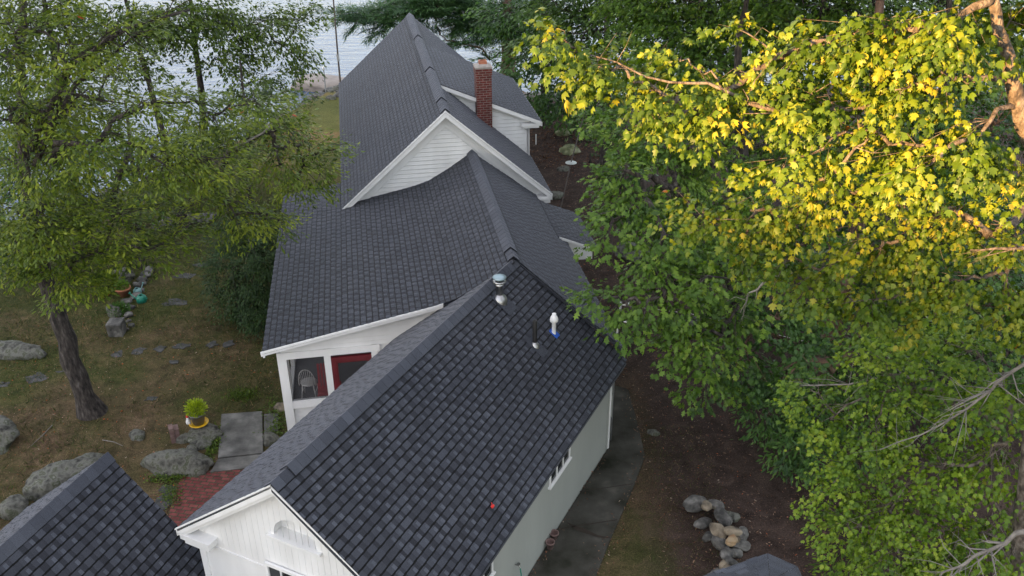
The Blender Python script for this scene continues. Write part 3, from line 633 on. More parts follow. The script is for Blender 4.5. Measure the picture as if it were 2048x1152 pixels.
# chimney
def chimney():
    u0, u1, v0, v1, za, zb_ = 2.52, 2.98, 1.27, 1.75, 3.9, 6.34; mb = MB()
    def col(u0, u1, v0, v1, z0, z1):
        ps = [(u0, v0), (u0, v1), (u1, v1), (u1, v0)]; s_ = 0
        for i in range(4):
            a, b = ps[i], ps[(i+1) % 4]; l = abs(a[0]-b[0])+abs(a[1]-b[1])
            mb.add([FC.w(*a, z0), FC.w(*b, z0), FC.w(*b, z1), FC.w(*a, z1)], [(0, 1, 2, 3)], .5, [[(s_, z0), (s_+l, z0), (s_+l, z1), (s_, z1)]]); s_ += l
        mb.add([FC.w(*p, z1) for p in ps], [(0, 1, 2, 3)], .5, [[(0, 0), (.1, 0), (.1, .05), (0, .05)]])
        mb.add([FC.w(*p, z0) for p in ps[::-1]], [(0, 1, 2, 3)], .5, [[(0, 0), (.1, 0), (.1, .05), (0, .05)]])
    col(u0, u1, v0, v1, za, zb_-.225); col(u0-.02, u1+.02, v0-.02, v1+.02, zb_-.225, zb_-.03)
    ch = build('chimney', mb, 'brick', house)
    m_ = MB(); a = [(u0-.03, v0-.03), (u1+.03, v0-.03), (u1+.03, v1+.03), (u0-.03, v1+.03)]; b = [(u0+.1, v0+.1), (u1-.1, v0+.1), (u1-.1, v1-.1), (u0+.1, v1-.1)]
    m_.hexa([FC.w(*p, zb_-.03) for p in a]+[FC.w(*p, zb_+.02) for p in a]).hexa([FC.w(*p, zb_+.015) for p in a]+[FC.w(*p, zb_+.08) for p in b]); build('cap', m_, 'concrete2', ch)
    m_ = MB(); 
    for q in ((u0+.12, u1-.12, v0+.12, v0+.15), (u0+.12, u1-.12, v1-.15, v1-.12), (u0+.12, u0+.15, v0+.15, v1-.15), (u1-.15, u1-.12, v0+.15, v1-.15)): m_.fbox(FC, *q, zb_+.02, zb_+.17)
    build('flue', m_, 'terracotta', ch)
M['concrete2'] = simple('pale_mortar_cap', (.22, .20, .18), (.36, .33, .30), 8, .9, .3, 30)
chimney()

# ================================================================== other buildings
oD = gz(215, 908, 3.5); FD = Fr(oD, 18.0)
shed = thing('shed', FD.w(-2, 0, 0), 'white outbuilding beside the boulders whose dark gable roof fills the lower left corner', 'shed')
KR, KL, VR, VL = 1.15, .79, 1.9, 2.3
def dz(v): return 3.5-(KR*v if v > 0 else -KL*v)
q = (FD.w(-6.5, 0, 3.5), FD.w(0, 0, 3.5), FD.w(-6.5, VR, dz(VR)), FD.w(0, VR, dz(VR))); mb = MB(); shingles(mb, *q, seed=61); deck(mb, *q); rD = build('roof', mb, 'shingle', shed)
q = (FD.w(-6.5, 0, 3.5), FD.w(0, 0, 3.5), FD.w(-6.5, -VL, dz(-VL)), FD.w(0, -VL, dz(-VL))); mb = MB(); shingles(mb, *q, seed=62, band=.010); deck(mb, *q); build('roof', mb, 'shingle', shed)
mb = MB(); ridge_cap(mb, FD.w(-6.5, 0, 3.5), FD.w(.02, 0, 3.5), KL, KR, FD, wd=.15, lift=.0, vent=(2, 3)); build('ridge_cap', mb, 'shingle', rD)
mb = MB().fbox(FD, -6.3, -.15, -2.05, 1.7, 0, 1.3)
for uu in (-.15, -6.3): mb.add([FD.w(uu, -2.05, 1.3), FD.w(uu, 1.7, 1.3), FD.w(uu, 1.7, dz(1.7)-.08), FD.w(uu, 0, 3.4), FD.w(uu, -2.05, dz(-2.05)-.08)], [(0, 1, 2, 3, 4)])
build('wall', mb, 'white_siding', shed)
mb = MB()
for ve in (-VL, VR): mb.frake(FD, -.04, 0.0, ve, dz(ve), 0, 3.5, .03, .14); mb.fbox(FD, -6.5, 0, ve-.02, ve+.02, dz(ve)-.13, dz(ve)-.02)
build('fascia', mb, 'white', shed)
def kiosk():
    z = 2.5; E = [gz(1404, 1154, z), gz(1535, 1108, z), gz(1594, 1134, z)]
    c = np.array([3.85, 9.95, 3.12]); E.append(np.array([2*c[0]-E[0][0], 2*c[1]-E[0][1], z])); E.append(np.array([2*c[0]-E[1][0], 2*c[1]-E[1][1], z])); E.append(np.array([2*c[0]-E[2][0], 2*c[1]-E[2][1], z]))
    t = thing('well_house', (c[0], c[1], 0), 'small hip-roofed shelter with grey shingles at the bottom edge near the stone wall', 'shelter')
    mb = MB()
    for i in range(6):
        a, b = E[i], E[(i+1) % 6]
        ap = c; L = np.linalg.norm(b-a)
        def clip(s, t_, L=L): return abs(s-.5)*1 <= .5*t_+.05
        shingles_tri(mb, ap, a, b, 70+i)
    build('roof', mb, 'shingle', t)
    mb = MB()
    for i in range(6):
        p = E[i]*.8+c*.2; mb.tube([(p[0], p[1], 0), (p[0], p[1], 2.58)], .06, 8)
    build('post', mb, 'white', t)
def shingles_tri(mb, ap, a, b, seed):
    g = np.random.default_rng(seed); ap, a, b = map(np.array, (ap, a, b)); n = np.cross(a-ap, b-ap); n = n/np.linalg.norm(n); n = n if n[2] > 0 else -n
    D = np.linalg.norm((a+b)/2-ap); nc = round(D/.13)
    for k in range(nc):
        t0, t1 = k/nc, (k+1)/nc; L = np.linalg.norm(b-a)*t1; m_ = max(1, int(L/.2)); cuts = np.linspace(0, 1, m_+1)
        for i in range(m_):
            s0, s1 = cuts[i], cuts[i+1]; P = lambda s, t, h: ap+(a-ap)*t*(1-s)+(b-ap)*t*s+n*h; hh = g.choice([.014, .024])
            tn = g.uniform(.55, .95) if hh > .02 else g.uniform(.4, .6)
            mb.add([P(s0, t0, .006), P(s1, t0, .006), P(s1, t1, hh), P(s0, t1, hh), P(s0, t1, 0), P(s1, t1, 0)], [(0, 1, 2, 3), (3, 2, 5, 4)], [tn, tn*.5])
kiosk()

# ================================================================== paving, rocks and garden things
def sheet(name, px, z, mat, th=.05, uvs=False, label=None):
    P = [gz(x, y, z) if len(p) == 2 else np.array(p) for p in px for x, y in [p[:2]]]
    n = len(P); mb = MB(); V = P+[p-np.array([0, 0, th+.1]) for p in P]
    uv = [[(p[0]*.98-p[1]*.17, p[1]*.98+p[0]*.17) for p in P]]+[[(0, 0)]*4]*n
    mb.add(V, [tuple(range(n))]+[(i, (i+1) % n, n+(i+1) % n, n+i) for i in range(n)], .5, uv)
    o = build(name, mb, mat); return tag(o, kind='structure')
sheet('pavement', [(1226, 770), (1256, 778), (1276, 850), (1290, 912), (1262, 985), (1222, 1075), (1188, 1160), (1180, 1260), (990, 1260), (1057, 1150), (1100, 1080), (1212, 905)], .05, 'concrete')
jt = gz(1165, 985, .056); mb = MB(); a_, b_ = gz(1108, 1060, .056), gz(1235, 1040, .056)
mb.add([a_, b_, b_+np.array([0, .025, 0]), a_+np.array([0, .025, 0])], [(0, 1, 2, 3)]); a_, b_ = gz(1150, 985, .056), gz(1266, 968, .056)
mb.add([a_, b_, b_+np.array([0, .02, 0]), a_+np.array([0, .02, 0])], [(0, 1, 2, 3)]) ; tag(build('pavement_joint', mb, 'soil'), kind='structure')
sheet('path', [(443, 828), (524, 822), (526, 905), (436, 915)], .07, 'slabstone')
sheet('path', [(436, 918), (527, 908), (500, 935), (420, 944)], .06, 'slabstone')
sheet('path', [(528, 828), (556, 826), (556, 860), (528, 870)], .05, 'slabstone')
sheet('patio', [(365, 946), (505, 932), (560, 930), (560, 1010), (440, 1100), (330, 1060), (345, 1000)], .04, 'paver')
# foundation crack filled with moss on the pavement
pts = [gz(x, y, .056) for x, y in ((1135, 1045), (1150, 1055), (1165, 1060), (1195, 1072), (1222, 1076))]
mb = MB(); 
for i in range(4):
    wv = [.01, .05, .07, .035, .008]; a, b = pts[i], pts[i+1]; up = np.array([0, 1, 0])
    mb.add([a-up*wv[i], b-up*wv[i+1], b+up*wv[i+1], a+up*wv[i]], [(0, 1, 2, 3)])
tag(build('ground_moss', mb, 'soil'), kind='stuff', label='dark moss filling the crack across the side pavement', cat='moss')
stones = [ # px, py, size, seed, mat, name, label, cat
 (130, 968, (.85, .55, .45), 3, 'granite', 'boulder', 'largest pale lichen boulder just behind the lower left roof', 'boulder'),
 (30, 1025, (.34, .36, .34), 5, 'granite', 'boulder', 'rounded pale boulder at the left edge beside the shed roof', 'boulder'),
 (-12, 880, (.5, .85, .5), 8, 'granite', 'boulder', 'dark grey boulder cut by the left picture edge', 'boulder'),
 (22, 706, (1.0, .34, .34), 24, 'granite', 'boulder', 'broad low grey boulder on the moss left of the tree trunk', 'boulder'),
 (353, 935, (.95, .48, .36), 12, 'granite', 'boulder', 'long pale ledge boulder edged with ivy beside the brick patio', 'boulder'),
 (412, 874, (.52, .42, .24), 14, 'granite', 'boulder', 'squarish grey boulder under the potted lime green plant', 'boulder'),
 (372, 880, (.26, .18, .16), 15, 'granite', 'rock', 'angular grey rock in the heap left of the flower pot', 'rock'),
 (385, 905, (.24, .15, .13), 16, 'granite', 'rock', 'flat tilted grey rock lowest in the heap by the pot', 'rock'),
 (404, 893, (.20, .15, .14), 17, 'granite', 'rock', 'small rounded grey rock in the heap right below the pot', 'rock'),
 (274, 873, (.25, .17, .12), 21, 'granite', 'rock', 'lone grey rock on bare soil between tree trunk and patio', 'rock'),
 (542, 885, (.20, .24, .2), 23, 'granite', 'rock', 'pale mottled rock between the grey path and the front wing roof', 'rock'),
 (562, 818, (.16, .14, .2), 24, 'fieldstone', 'rock', 'pale cream rock against the porch corner post', 'rock'),
 (240, 560, (.6, .35, .3), 25, 'granite', 'boulder', 'grey boulder behind the terracotta pot under the branches', 'boulder'),
 (195, 575, (.45, .3, .24), 26, 'granite', 'boulder', 'pale boulder left of the terracotta pot under leaves', 'boulder'),
 (228, 628, (.25, .3, .3), 27, 'granite', 'rock', 'upright grey rock behind the square granite block', 'rock'),
 (1306, 866, (.18, .12, .07), 31, 'granite', 'rock', 'small pale rock on the dark gravel right of the pavement', 'rock'),
 (1127, 268, (.5, .4, .28), 32, 'mossrock', 'boulder', 'yellow green mossy boulder farther up the leaf litter slope', 'boulder'),
 (1140, 305, (.5, .45, .3), 33, 'mossrock', 'boulder', 'yellow green mossy boulder just behind the pale disc', 'boulder'),
 (1128, 338, (.3, .25, .15), 34, 'granite', 'rock', 'grey rock on the ground just in front of the pale disc', 'rock'),
 (1370, 660, (.6, .5, .3), 35, 'granite', 'boulder', 'grey boulder half hidden by oak leaves right of the antenna', 'boulder'),
 (1272, 510, (.7, .6, .35), 36, 'granite', 'boulder', 'blue grey boulder behind the oak leaves right of the bay', 'boulder'),
 (1112, 392, (.4, .35, .15), 37, 'granite', 'rock', 'dark flat rock by the far corner of the middle wing', 'rock'),
]
for px, py, s_, seed, mt, nm, lab, cat in stones:
    p = gz(px, py, 0); p[2] = float(land(p[0], p[1])); mb = MB().rock(p+np.array([0, 0, s_[2]*.12]), s_, seed, rot=seed*1.3, sub=4 if max(s_) > .4 else 3, rough=.16)
    tag(build(nm, mb, mt, loc=p, smooth=True), lab, cat)
# granite block
def block(px, py, s_, mat, name, lab, cat, rot=0, bev=.02, h=.45):
    p = gz(px, py, 0); F = Fr(p, rot); mb = MB(); b = bev
    g = np.random.default_rng(int(px)); 
    cs = [(-s_[0]/2, -s_[1]/2), (s_[0]/2, -s_[1]/2), (s_[0]/2, s_[1]/2), (-s_[0]/2, s_[1]/2)]
    rings = [(1.02, -.05), (1.0, b), (.99, h-b), (.94, h)]
    V = [];
    for sc_, z in rings:
        for (y, x) in cs: V.append(F.w(y*sc_+g.normal()*.01, x*sc_+g.normal()*.01, z+g.normal()*.006))
    fs = [(i*4+k, i*4+(k+1) % 4, i*4+4+(k+1) % 4, i*4+4+k) for i in range(3) for k in range(4)]+[(12, 13, 14, 15)]
    mb.add(V, fs); return tag(build(name, mb, mat, loc=p), lab, cat)
block(236, 668, (.42, .42), 'greystone', 'granite_block', 'square cut granite block standing on the lawn near the watering cans', 'stone block', rot=-4, h=.42)
# brick stand
p = gz(352, 880, 0); F = Fr(p, -25); t = thing('brick_stack', p, 'pair of weathered reddish bricks standing upright left of the flower pot', 'bricks')
build('brick', MB().fbox(F, -.12, .1, -.11, -.01, 0, .42), 'oldbrick', t) if False else None
M['oldbrick'] = simple('weathered_brick', (.12, .07, .06), (.22, .15, .14), 9, .9, .4, 30)
build('brick', MB().fbox(F, -.12, .1, -.11, -.005, 0, .42), 'oldbrick', t); build('brick', MB().fbox(F, -.10, .12, .0, .11, 0, .36), 'oldbrick', t)
# flagstones
fl = [(601, 0)]
flags = [(70, 757, .36, .24, 'long grey flagstone left of the tree trunk'), (127, 737, .26, .22, 'grey flagstone just left of the tree trunk'), (232, 708, .24, .2, 'dark flagstone directly below the granite block'),
 (278, 702, .24, .18, 'grey flagstone second right of the granite block'), (320, 697, .22, .16, 'dark flagstone in the middle of the stepping row'), (363, 692, .28, .16, 'pale mottled flagstone brightest in the stepping row'),
 (424, 689, .2, .16, 'dark flagstone in the stepping row toward the porch'), (456, 688, .22, .18, 'darkest flagstone nearest the porch eave'), (347, 724, .2, .09, 'small round stone below the mottled flagstone'),
 (302, 797, .22, .1, 'small grey flagstone right of the tree base'), (355, 605, .5, .22, 'wide pale worn flagstone right of the watering cans'), (372, 552, .4, .18, 'blue grey flagstone up the lawn toward the stone edging'),
 (408, 530, .45, .14, 'long blue grey flagstone nearest the juniper'), (330, 1000, .3, .3, 'grey paving slab by the brick patio corner'), (335, 978, .25, .16, 'narrow paving slab below the ledge boulder'), (8, 770, .22, .15, 'rough grey stone set in turf at the left edge'), (150, 635, .35, .15, 'grey stone in moss right of the leaning trunk'), (445, 880, .1, .3, 'narrow edging slab beside the grey path')]
for i, (px, py, a, b, lab) in enumerate(flags):
    p = gz(px, py, .0); g = np.random.default_rng(i+50); n = 11; P = []
    for k in range(n):
        an = 2*math.pi*k/n; rr = (.62+.5*g.random())*(1+.18*math.cos(4*an+i)); P.append(p+np.array([a*.85*math.cos(an)*rr, b*1.15*math.sin(an)*rr, .010]))
    V = P+[q*1.0+np.array([0, 0, -.06]) for q in P]
    mb = MB().add(V, [tuple(range(n))]+[(k, (k+1) % n, n+(k+1) % n, n+k)[::-1] for k in range(n)]); tag(build('flagstone', mb, 'flag', loc=p), lab, 'flagstone', 'flagstones in the lawn')
# dry stone wall, lower right
swp = gz(1440, 1060, 0); wall = thing('stone_wall', swp, 'low curved dry wall of rounded grey and tan fieldstones in the lower right', 'stone wall')
wl = [(1392, 1010, .26, .0, 'greystone'), (1412, 1010, .14, .22, 'fieldstone'), (1432, 1008, .16, .15, 'greystone'), (1405, 1045, .18, .0, 'greystone'), (1445, 1035, .22, .16, 'greystone'), (1462, 1032, .17, .1, 'granite'), (1415, 1072, .14, 0, 'greystone'), (1436, 1062, .20, .22, 'fieldstone'), (1464, 1062, .16, .34, 'fieldstone'),
 (1462, 1080, .14, .38, 'orangestone'), (1440, 1088, .2, .12, 'greystone'), (1478, 1090, .18, .0, 'greystone'), (1452, 1108, .16, .22, 'greystone'), (1462, 1122, .14, .28, 'greystone'), (1470, 1105, .14, .0, 'greystone'), (1448, 1130, .16, .18, 'fieldstone'), (1458, 1142, .17, .2, 'fieldstone'), (1438, 1150, .18, .05, 'greystone'), (1425, 1165, .2, .05, 'greystone'), (1455, 1168, .2, .1, 'greystone'), (1470, 1075, .12, .24, 'fieldstone'), (1485, 1065, .15, 0, 'greystone')]
for i, (px, py, r_, z, mt) in enumerate(wl):
    p = gz(px, py+6, z); mb = MB().rock(p+np.array([0, 0, r_*.45]), (r_*1.2, r_*.8, r_*.62), 200+i, rot=i*1.1+.4, sub=3, rough=.10); build('stone', mb, mt, wall, smooth=False)
# stone edging rows (far left lawn)
def edging(name, path, n, lab, s0=.14, seed=1, mat='greystone'):
    P = [gz(x, y, 0) for x, y in path]; g = np.random.default_rng(seed); t = thing(name, P[len(P)//2], lab, 'stone edging'); 
    seg = np.linspace(0, len(P)-1.001, n)
    for q in seg:
        i = int(q); p = P[i]*(1-q+i)+P[i+1]*(q-i)+np.array([g.normal()*.08, g.normal()*.08, 0]); r_ = s0*(.6+.8*g.random()); build('stone', MB().rock(p+np.array([0, 0, r_*.3]), (r_*1.2, r_, r_*.7), int(g.integers(1e6)), rot=g.random()*6, sub=2), mat, t, smooth=True)
edging('stone_edging', [(310, 458), (350, 447), (400, 440), (425, 436)], 26, 'row of small dark stones crossing the lawn beside the juniper', .2, 1)
edging('stone_edging', [(300, 540), (285, 560), (270, 590), (262, 612), (258, 660)], 22, 'line of small pale stones curving past the watering cans', .12, 2)
# pots and cans
p = gz(402, 866, 0)+np.array([0, 0, .29]); t = thing('potted_plant', p, 'lime green leafy plant in a grey pot on a yellow saucer', 'plant')
build('saucer', MB().lathe(p, [(.001, .0), (.20, .0), (.235, .035), (.22, .045), (.195, .015), (.001, .015)], 28), 'yellow', t, smooth=True)
build('pot', MB().lathe(p+np.array([0, 0, .016]), [(.001, 0), (.13, 0), (.185, .27), (.20, .27), (.20, .30), (.18, .30), (.17, .26), (.001, .26)], 28), 'potgrey', t, smooth=True)
m_ = MB(); 
for k in range(9):
    a = k*.7; m_.tube([p+np.array([0, 0, .27]), p+np.array([.08*math.cos(a), .08*math.sin(a), .42]), p+np.array([.17*math.cos(a), .17*math.sin(a), .55+.08*math.sin(k*2.1)])], [.007, .005, .003], 5)
build('stem', m_, 'bark', t)
POT = (t, p)
# ornament
q = gz(382, 868, 0)+np.array([0, 0, .3]); t2 = thing('garden_ornament', q, 'small white and red figurine left of the flower pot', 'ornament')
build('body', MB().lathe(q, [(.001, 0), (.05, 0), (.06, .05), (.05, .12), (.03, .16), (.035, .18), (.03, .215), (.001, .23)], 14), 'white', t2, smooth=True)
build('hat', MB().lathe(q+np.array([0, 0, .205]), [(.04, 0), (.03, .04), (.012, .09), (.001, .10)], 12), 'redp', t2, smooth=True)
q = gz(249, 592, 0); t3 = thing('terracotta_pot', q, 'round terracotta pot of greenery beside the watering cans', 'flower pot')
build('pot', MB().lathe(q, [(.001, .02), (.13, 0), (.21, .25), (.24, .25), (.24, .31), (.215, .31), (.19, .24), (.001, .23)], 24), 'terracotta', t3, smooth=True); POT2 = (t3, q)
def can(px, py, mat, lab, rot, sc_=1.):
    q = gz(px, py, 0); F = Fr(q, rot); t_ = thing('watering_can', q, lab, 'watering can')
    build('body', MB().lathe(q, [(.001, 0), (.13*sc_, 0), (.15*sc_, .03), (.14*sc_, .16), (.10*sc_, .22*sc_), (.05, .24*sc_)], 20), mat, t_, smooth=True)
    e = lambda a, z: F.w(a*sc_, 0, z*sc_)
    build('spout', MB().tube([e(.12, .05), e(.22, .14), e(.34, .27)], [.03*sc_, .02*sc_, .014*sc_], 8).tube([e(.34, .27), e(.37, .30)], [.03, .045*sc_], 10), mat, t_, smooth=True)
    build('handle', MB().tube([e(-.13, .06), e(-.2, .14), e(-.16, .24), e(-.04, .29), e(.06, .24)], .014, 6), mat, t_, smooth=True)
can(284, 604, 'green', 'dark green watering can lying nearest the viewer on the lawn', -80, 1.0)
can(276, 588, 'teal', 'pale teal watering can behind the green one', 20, .85)
# chair and red cloth inside the porch
cp = FB.hu(607, 772, .75); cz = FLZ; F = Fr(FB.w(.80, -4.88, 0), -9.5+10)
t = thing('windsor_chair', F.w(0, 0, cz), 'white spindle-back windsor chair seen through the porch screen', 'chair')
m_ = MB().lathe(F.w(0, 0, cz+.42), [(.001, 0), (.19, 0), (.205, .02), (.19, .035), (.001, .03)], 18); build('seat', m_, 'white', t, smooth=True)
for a, b in ((.13, .13), (.13, -.13), (-.13, .13), (-.13, -.13)): build('leg', MB().tube([F.w(a, b, cz+.43), F.w(a*1.4, b*1.4, cz)], [.016, .012], 7), 'white', t, smooth=True)
m_ = MB(); hoop = [(-.19+0*k, 0) for k in range(1)]
arc = [F.w(-.15-.06*math.sin(math.pi*k/12), -.19*math.cos(math.pi*k/12)*1.05, cz+.44+.48*math.sin(math.pi*k/12)**.7) for k in range(13)]
m_.tube(arc, .012, 7)
for k in range(2, 11, 1): m_.tube([F.w(-.14, -.15*math.cos(math.pi*k/12), cz+.44), arc[k]], .007, 5)
m_.tube([F.w(.15, .16, cz+.2), F.w(-.15, .16, cz+.2)], .009, 5).tube([F.w(.15, -.16, cz+.2), F.w(-.15, -.16, cz+.2)], .009, 5)
build('backrest', m_, 'white', t, smooth=True)
F = Fr(FB.w(.55, -4.38, 0), -9.5); t = thing('folding_chair', F.w(0, 0, cz), 'red slatted folding chair beside the white chair in the porch', 'chair')
m_ = MB(); [m_.hexa([F.w(.0+.02*k, -.22+.062*i, cz+.45+0*k) for k, i in ()]) for _ in ()]
for i in range(7): v = -.26+.075*i; m_.hexa([F.w(.0, v, cz+.42), F.w(.02, v, cz+.42), F.w(.02, v+.055, cz+.42), F.w(0, v+.055, cz+.42), F.w(.16, v, cz+.98), F.w(.18, v, cz+.98), F.w(.18, v+.055, cz+.98), F.w(.16, v+.055, cz+.98)])
build('backrest', m_, 'redcloth', t)
m_ = MB(); [m_.fbox(F, -.4+.07*i, -.35+.07*i, -.26, .26, cz+.42, cz+.44) for i in range(6)]; build('seat', m_, 'redcloth', t)
for v in (-.27, .27): build('leg', MB().tube([F.w(.05, v, cz+.5), F.w(-.4, v, cz)], .014, 6), 'redcloth', t); build('leg', MB().tube([F.w(-.38, v, cz+.43), F.w(.1, v, cz)], .014, 6), 'redcloth', t)
h0 = FB.w(.0, -4.55, 2.36); m_ = MB().tube([h0+np.array([0, 0, .05]), h0, h0+np.array([-.2, 0, -.1]), h0+np.array([.2, .03, -.1]), h0], .006, 5); tag(build('coat_hanger', m_, 'white', loc=h0), 'white wire hanger behind the top of the porch screen', 'hanger')
# garden hose
m_ = MB(); P = [sp+np.array([.09, -.04, -.06])]+[sp+np.array([.09+.02*math.sin(k), -.05-.02*k*.3, -.1-k*.1]) for k in range(1, 8)]+[FA.w(3.3-.1*k, 2.55+.1*math.sin(k), .08) for k in range(8)]; m_.tube(P, .012, 6)
tag(build('garden_hose', m_, 'green', loc=P[0]), 'green garden hose hanging from the tap on the side wall', 'hose')
# red item on the roof, red pots by the wall
q = FA.w(2.74, 2.30, roofA_z(2.30)+.03); m_ = MB().rock(q+np.array([0, 0, .03]), (.035, .035, .035), 4, sub=2); m_.tube([q+np.array([0, 0, .05]), q+np.array([-.02, 0, .11])], .006, 5)
tag(build('fallen_toy', m_, 'redp', loc=q, smooth=True), 'tiny red object resting on the front wing shingles near the eave', 'toy')
for px, py, lab in ((1108, 1078, 'dull red flower pot by the side wall, farther of two'), (1100, 1096, 'dull red flower pot by the side wall, nearer of two')):
    q = gz(px, py, .05); tag(build('flower_pot', MB().lathe(q, [(.001, 0), (.06, 0), (.09, .15), (.10, .15), (.10, .18), (.08, .18), (.07, .1), (.001, .1)], 16), 'oldbrick', loc=q, smooth=True), lab, 'flower pot')
# antenna mast at the eave
b0 = FA.w(8.75, 2.35, 0); top = at(1242, 610, b0[1]+.1); base = np.array([b0[0], b0[1], 0]); base = at(1231, 692, b0[1]); base2 = base.copy(); base2[2] = 0
t = thing('antenna_mast', base2, 'grey antenna mast rising past the eave corner of the front wing', 'antenna')
build('pole', MB().tube([base2, base, top+np.array([0, 0, .1])], .028, 10), 'mast', t, smooth=True)
m_ = MB(); mid = at(1238, 642, b0[1]+.1); m_.tube([mid, mid+np.array([.22, -.1, .02])], .01, 6).tube([mid+np.array([.1, -.05, 0]), mid+np.array([.24, 0, .03])], .008, 6).tube([top+np.array([-.05, 0, 0]), top+np.array([.24, .05, .0])], .01, 6).tube([top+np.array([.12, -.08, .02]), top+np.array([.2, .1, .02])], .012, 6)
build('arm', m_, 'white', t); build('bracket', MB().tube([base+np.array([0, 0, -.05]), base+np.array([0, 0, .1])], .06, 10).tube([base, base+np.array([-.2, -.1, 0])], .03, 8), 'black', t)
m_ = MB().tube([top, at(1380, 627, b0[1]+.6), at(1500, 656, b0[1]+1.2), at(1640, 690, b0[1]+2)], .006, 5); tag(build('guy_wire', m_, 'white', loc=top), 'thin pale wire running from the antenna mast into the trees', 'wire')
# leaning pole with disc
d_ = gz(1142, 325, 1.1); t = thing('feeder_pole', gz(1128, 418, 0), 'thin dark pole with a pale round disc right of the chimney', 'pole'); 
tp = at(1177, 196, d_[1]+1.5); bt = gz(1118, 432, 0)
build('pole', MB().tube([bt, d_, tp], [.022, .022, .016], 8), 'darkpole', t, smooth=True)
build('disc', MB().lathe(d_, [(.001, .02), (.22, .0), (.225, -.012), (.001, -.01)], 24), 'discpale', t, smooth=True) if False else None
M['discpale'] = simple('pale_metal_disc', (.45, .50, .48), (.6, .64, .62), 5, .5)
build('disc', MB().lathe(d_, [(.001, .02), (.22, .0), (.225, -.012), (.001, -.01)], 24), 'discpale', t, smooth=True)
q = gz(1072, 290, 0); tag(build('marker_stake', MB().tube([q, q+np.array([0, 0, .5])], .025, 8), 'white', loc=q), 'short white stake on the leaf litter behind the dormer', 'stake')
# tall pole and shore post
q = at(681, 168, 41); q0 = np.array([q[0]+.2, q[1], float(land(q[0], q[1]))]); tpp = at(662, -60, 41)
t = thing('radio_pole', q0, 'tall thin dark pole rising behind the rear roof against the water', 'pole'); build('pole', MB().tube([q0, q, at(676, 115, 41), tpp], [.05, .045, .04, .03], 8), 'darkpole', t)
build('joint', MB().tube([at(677, 122, 41), at(675, 108, 41)], .06, 8), 'mast', t)
a_ = gz(653, 196, -.9); tpq = at(647, 137, a_[1]); t = thing('shore_post', a_, 'slim pale post with a white top standing on the shore rocks', 'post')
build('post', MB().tube([a_-np.array([0, 0, .3]), tpq], .035, 8), 'mast', t); build('cap', MB().lathe(tpq, [(.001, .12), (.06, .1), (.07, .0), (.06, -.08), (.001, -.1)], 12), 'white', t, smooth=True)
# shoreline rocks
g = np.random.default_rng(99); k = 0
for i in range(46):
    px, py = g.uniform(575, 690), g.uniform(178, 222)
    if i > 30: px, py = g.uniform(120, 240), g.uniform(372, 410)
    if i > 40: px, py = g.uniform(1080, 1160), g.uniform(246, 262)
    p = gz(px, py, -.9); p[2] = float(land(p[0], p[1])); r_ = g.uniform(.15, .45)
    mb = MB().rock(p+np.array([0, 0, r_*.15]), (r_*1.3, r_, r_*.6), 300+i, rot=g.random()*6, sub=2); lab = 'weathered grey rock among the loose stones on the point by the slim post' if i <= 30 else ('grey rock at the cove edge seen through the left tree leaves' if i <= 40 else 'grey rock at the water edge behind the dormer'); tag(build('shore_rock', mb, 'granite' if i % 3 else 'greystone', loc=p, smooth=True), lab, 'rock', ['rocks on the point', 'rocks in the cove', 'rocks behind the dormer'][(i > 30)+(i > 40)])
p = gz(648, 172, -1.45); mb = MB().rock(p, (2.2, 1.6, .5), 412, sub=4, rough=.1); tag(build('ledge', mb, 'shoreledge', loc=p, smooth=True), 'smooth tan ledge sloping into the lake by the slim post', 'rock') if False else None
M['shoreledge'] = simple('tan_shore_ledge', (.20, .17, .15), (.30, .27, .24), 2, .9, .5, 8)
mb = MB().rock(p, (2.4, 1.7, .6), 412, sub=4, rough=.1); tag(build('ledge', mb, 'shoreledge', loc=p, smooth=True), 'smooth tan ledge sloping into the lake by the slim post', 'rock')

# ================================================================== vegetation
def leafV(tpl, C, Dr, Nn, size):
    Dr = Dr/np.linalg.norm(Dr, axis=1, keepdims=True); S = np.cross(Nn, Dr); S /= np.linalg.norm(S, axis=1, keepdims=True)+1e-9; N2 = np.cross(Dr, S)
    T = np.array(tpl); n = len(C); q = np.random.default_rng(n+17); ax, ay, az = (.85+.3*q.random(n))[:, None, None], (.6+.5*q.random(n))[:, None, None], (q.normal(size=n)*1.6+1.4)[:, None, None]
    return C[:, None, :]+size[:, None, None]*(T[None, :, 0:1]*ax*Dr[:, None, :]+T[None, :, 1:2]*ay*S[:, None, :]+T[None, :, 2:3]*az*N2[:, None, :])
MAPLE = ([(0, 0, 0), (.12, .30, -.04), (.34, .52, -.10), (.42, .28, -.03), (.72, .34, -.10), (.66, .12, -.02), (1.0, 0, -.12), (.66, -.12, -.02), (.72, -.34, -.10), (.42, -.28, -.03), (.34, -.52, -.10), (.12, -.30, -.04), (.45, 0, .04)],
         [(0, 1, 2, 3, 12), (12, 3, 4, 5), (12, 5, 6, 7), (12, 7, 8, 9), (12, 9, 10, 11, 0)])
OAK = ([(0, 0, 0), (.25, .16, -.03), (.42, .36, -.08), (.5, .12, 0), (.68, .34, -.08), (.76, .1, -.02), (1.0, 0, -.08), (.76, -.1, -.02), (.68, -.34, -.08), (.5, -.12, 0), (.42, -.36, -.08), (.25, -.16, -.03)],
       [(0, 1, 2, 3, 9, 10, 11), (3, 4, 5, 6, 7, 8, 9)])
OVAL = ([(0, 0, 0), (.35, .20, -.04), (.75, .15, -.06), (1, 0, -.06), (.75, -.15, -.06), (.35, -.20, -.04)], [(0, 1, 2, 3), (0, 3, 4, 5)])
RHOMB = ([(0, 0, 0), (.45, .30, -.06), (1, 0, -.04), (.45, -.30, -.06)], [(0, 1, 2, 3)])
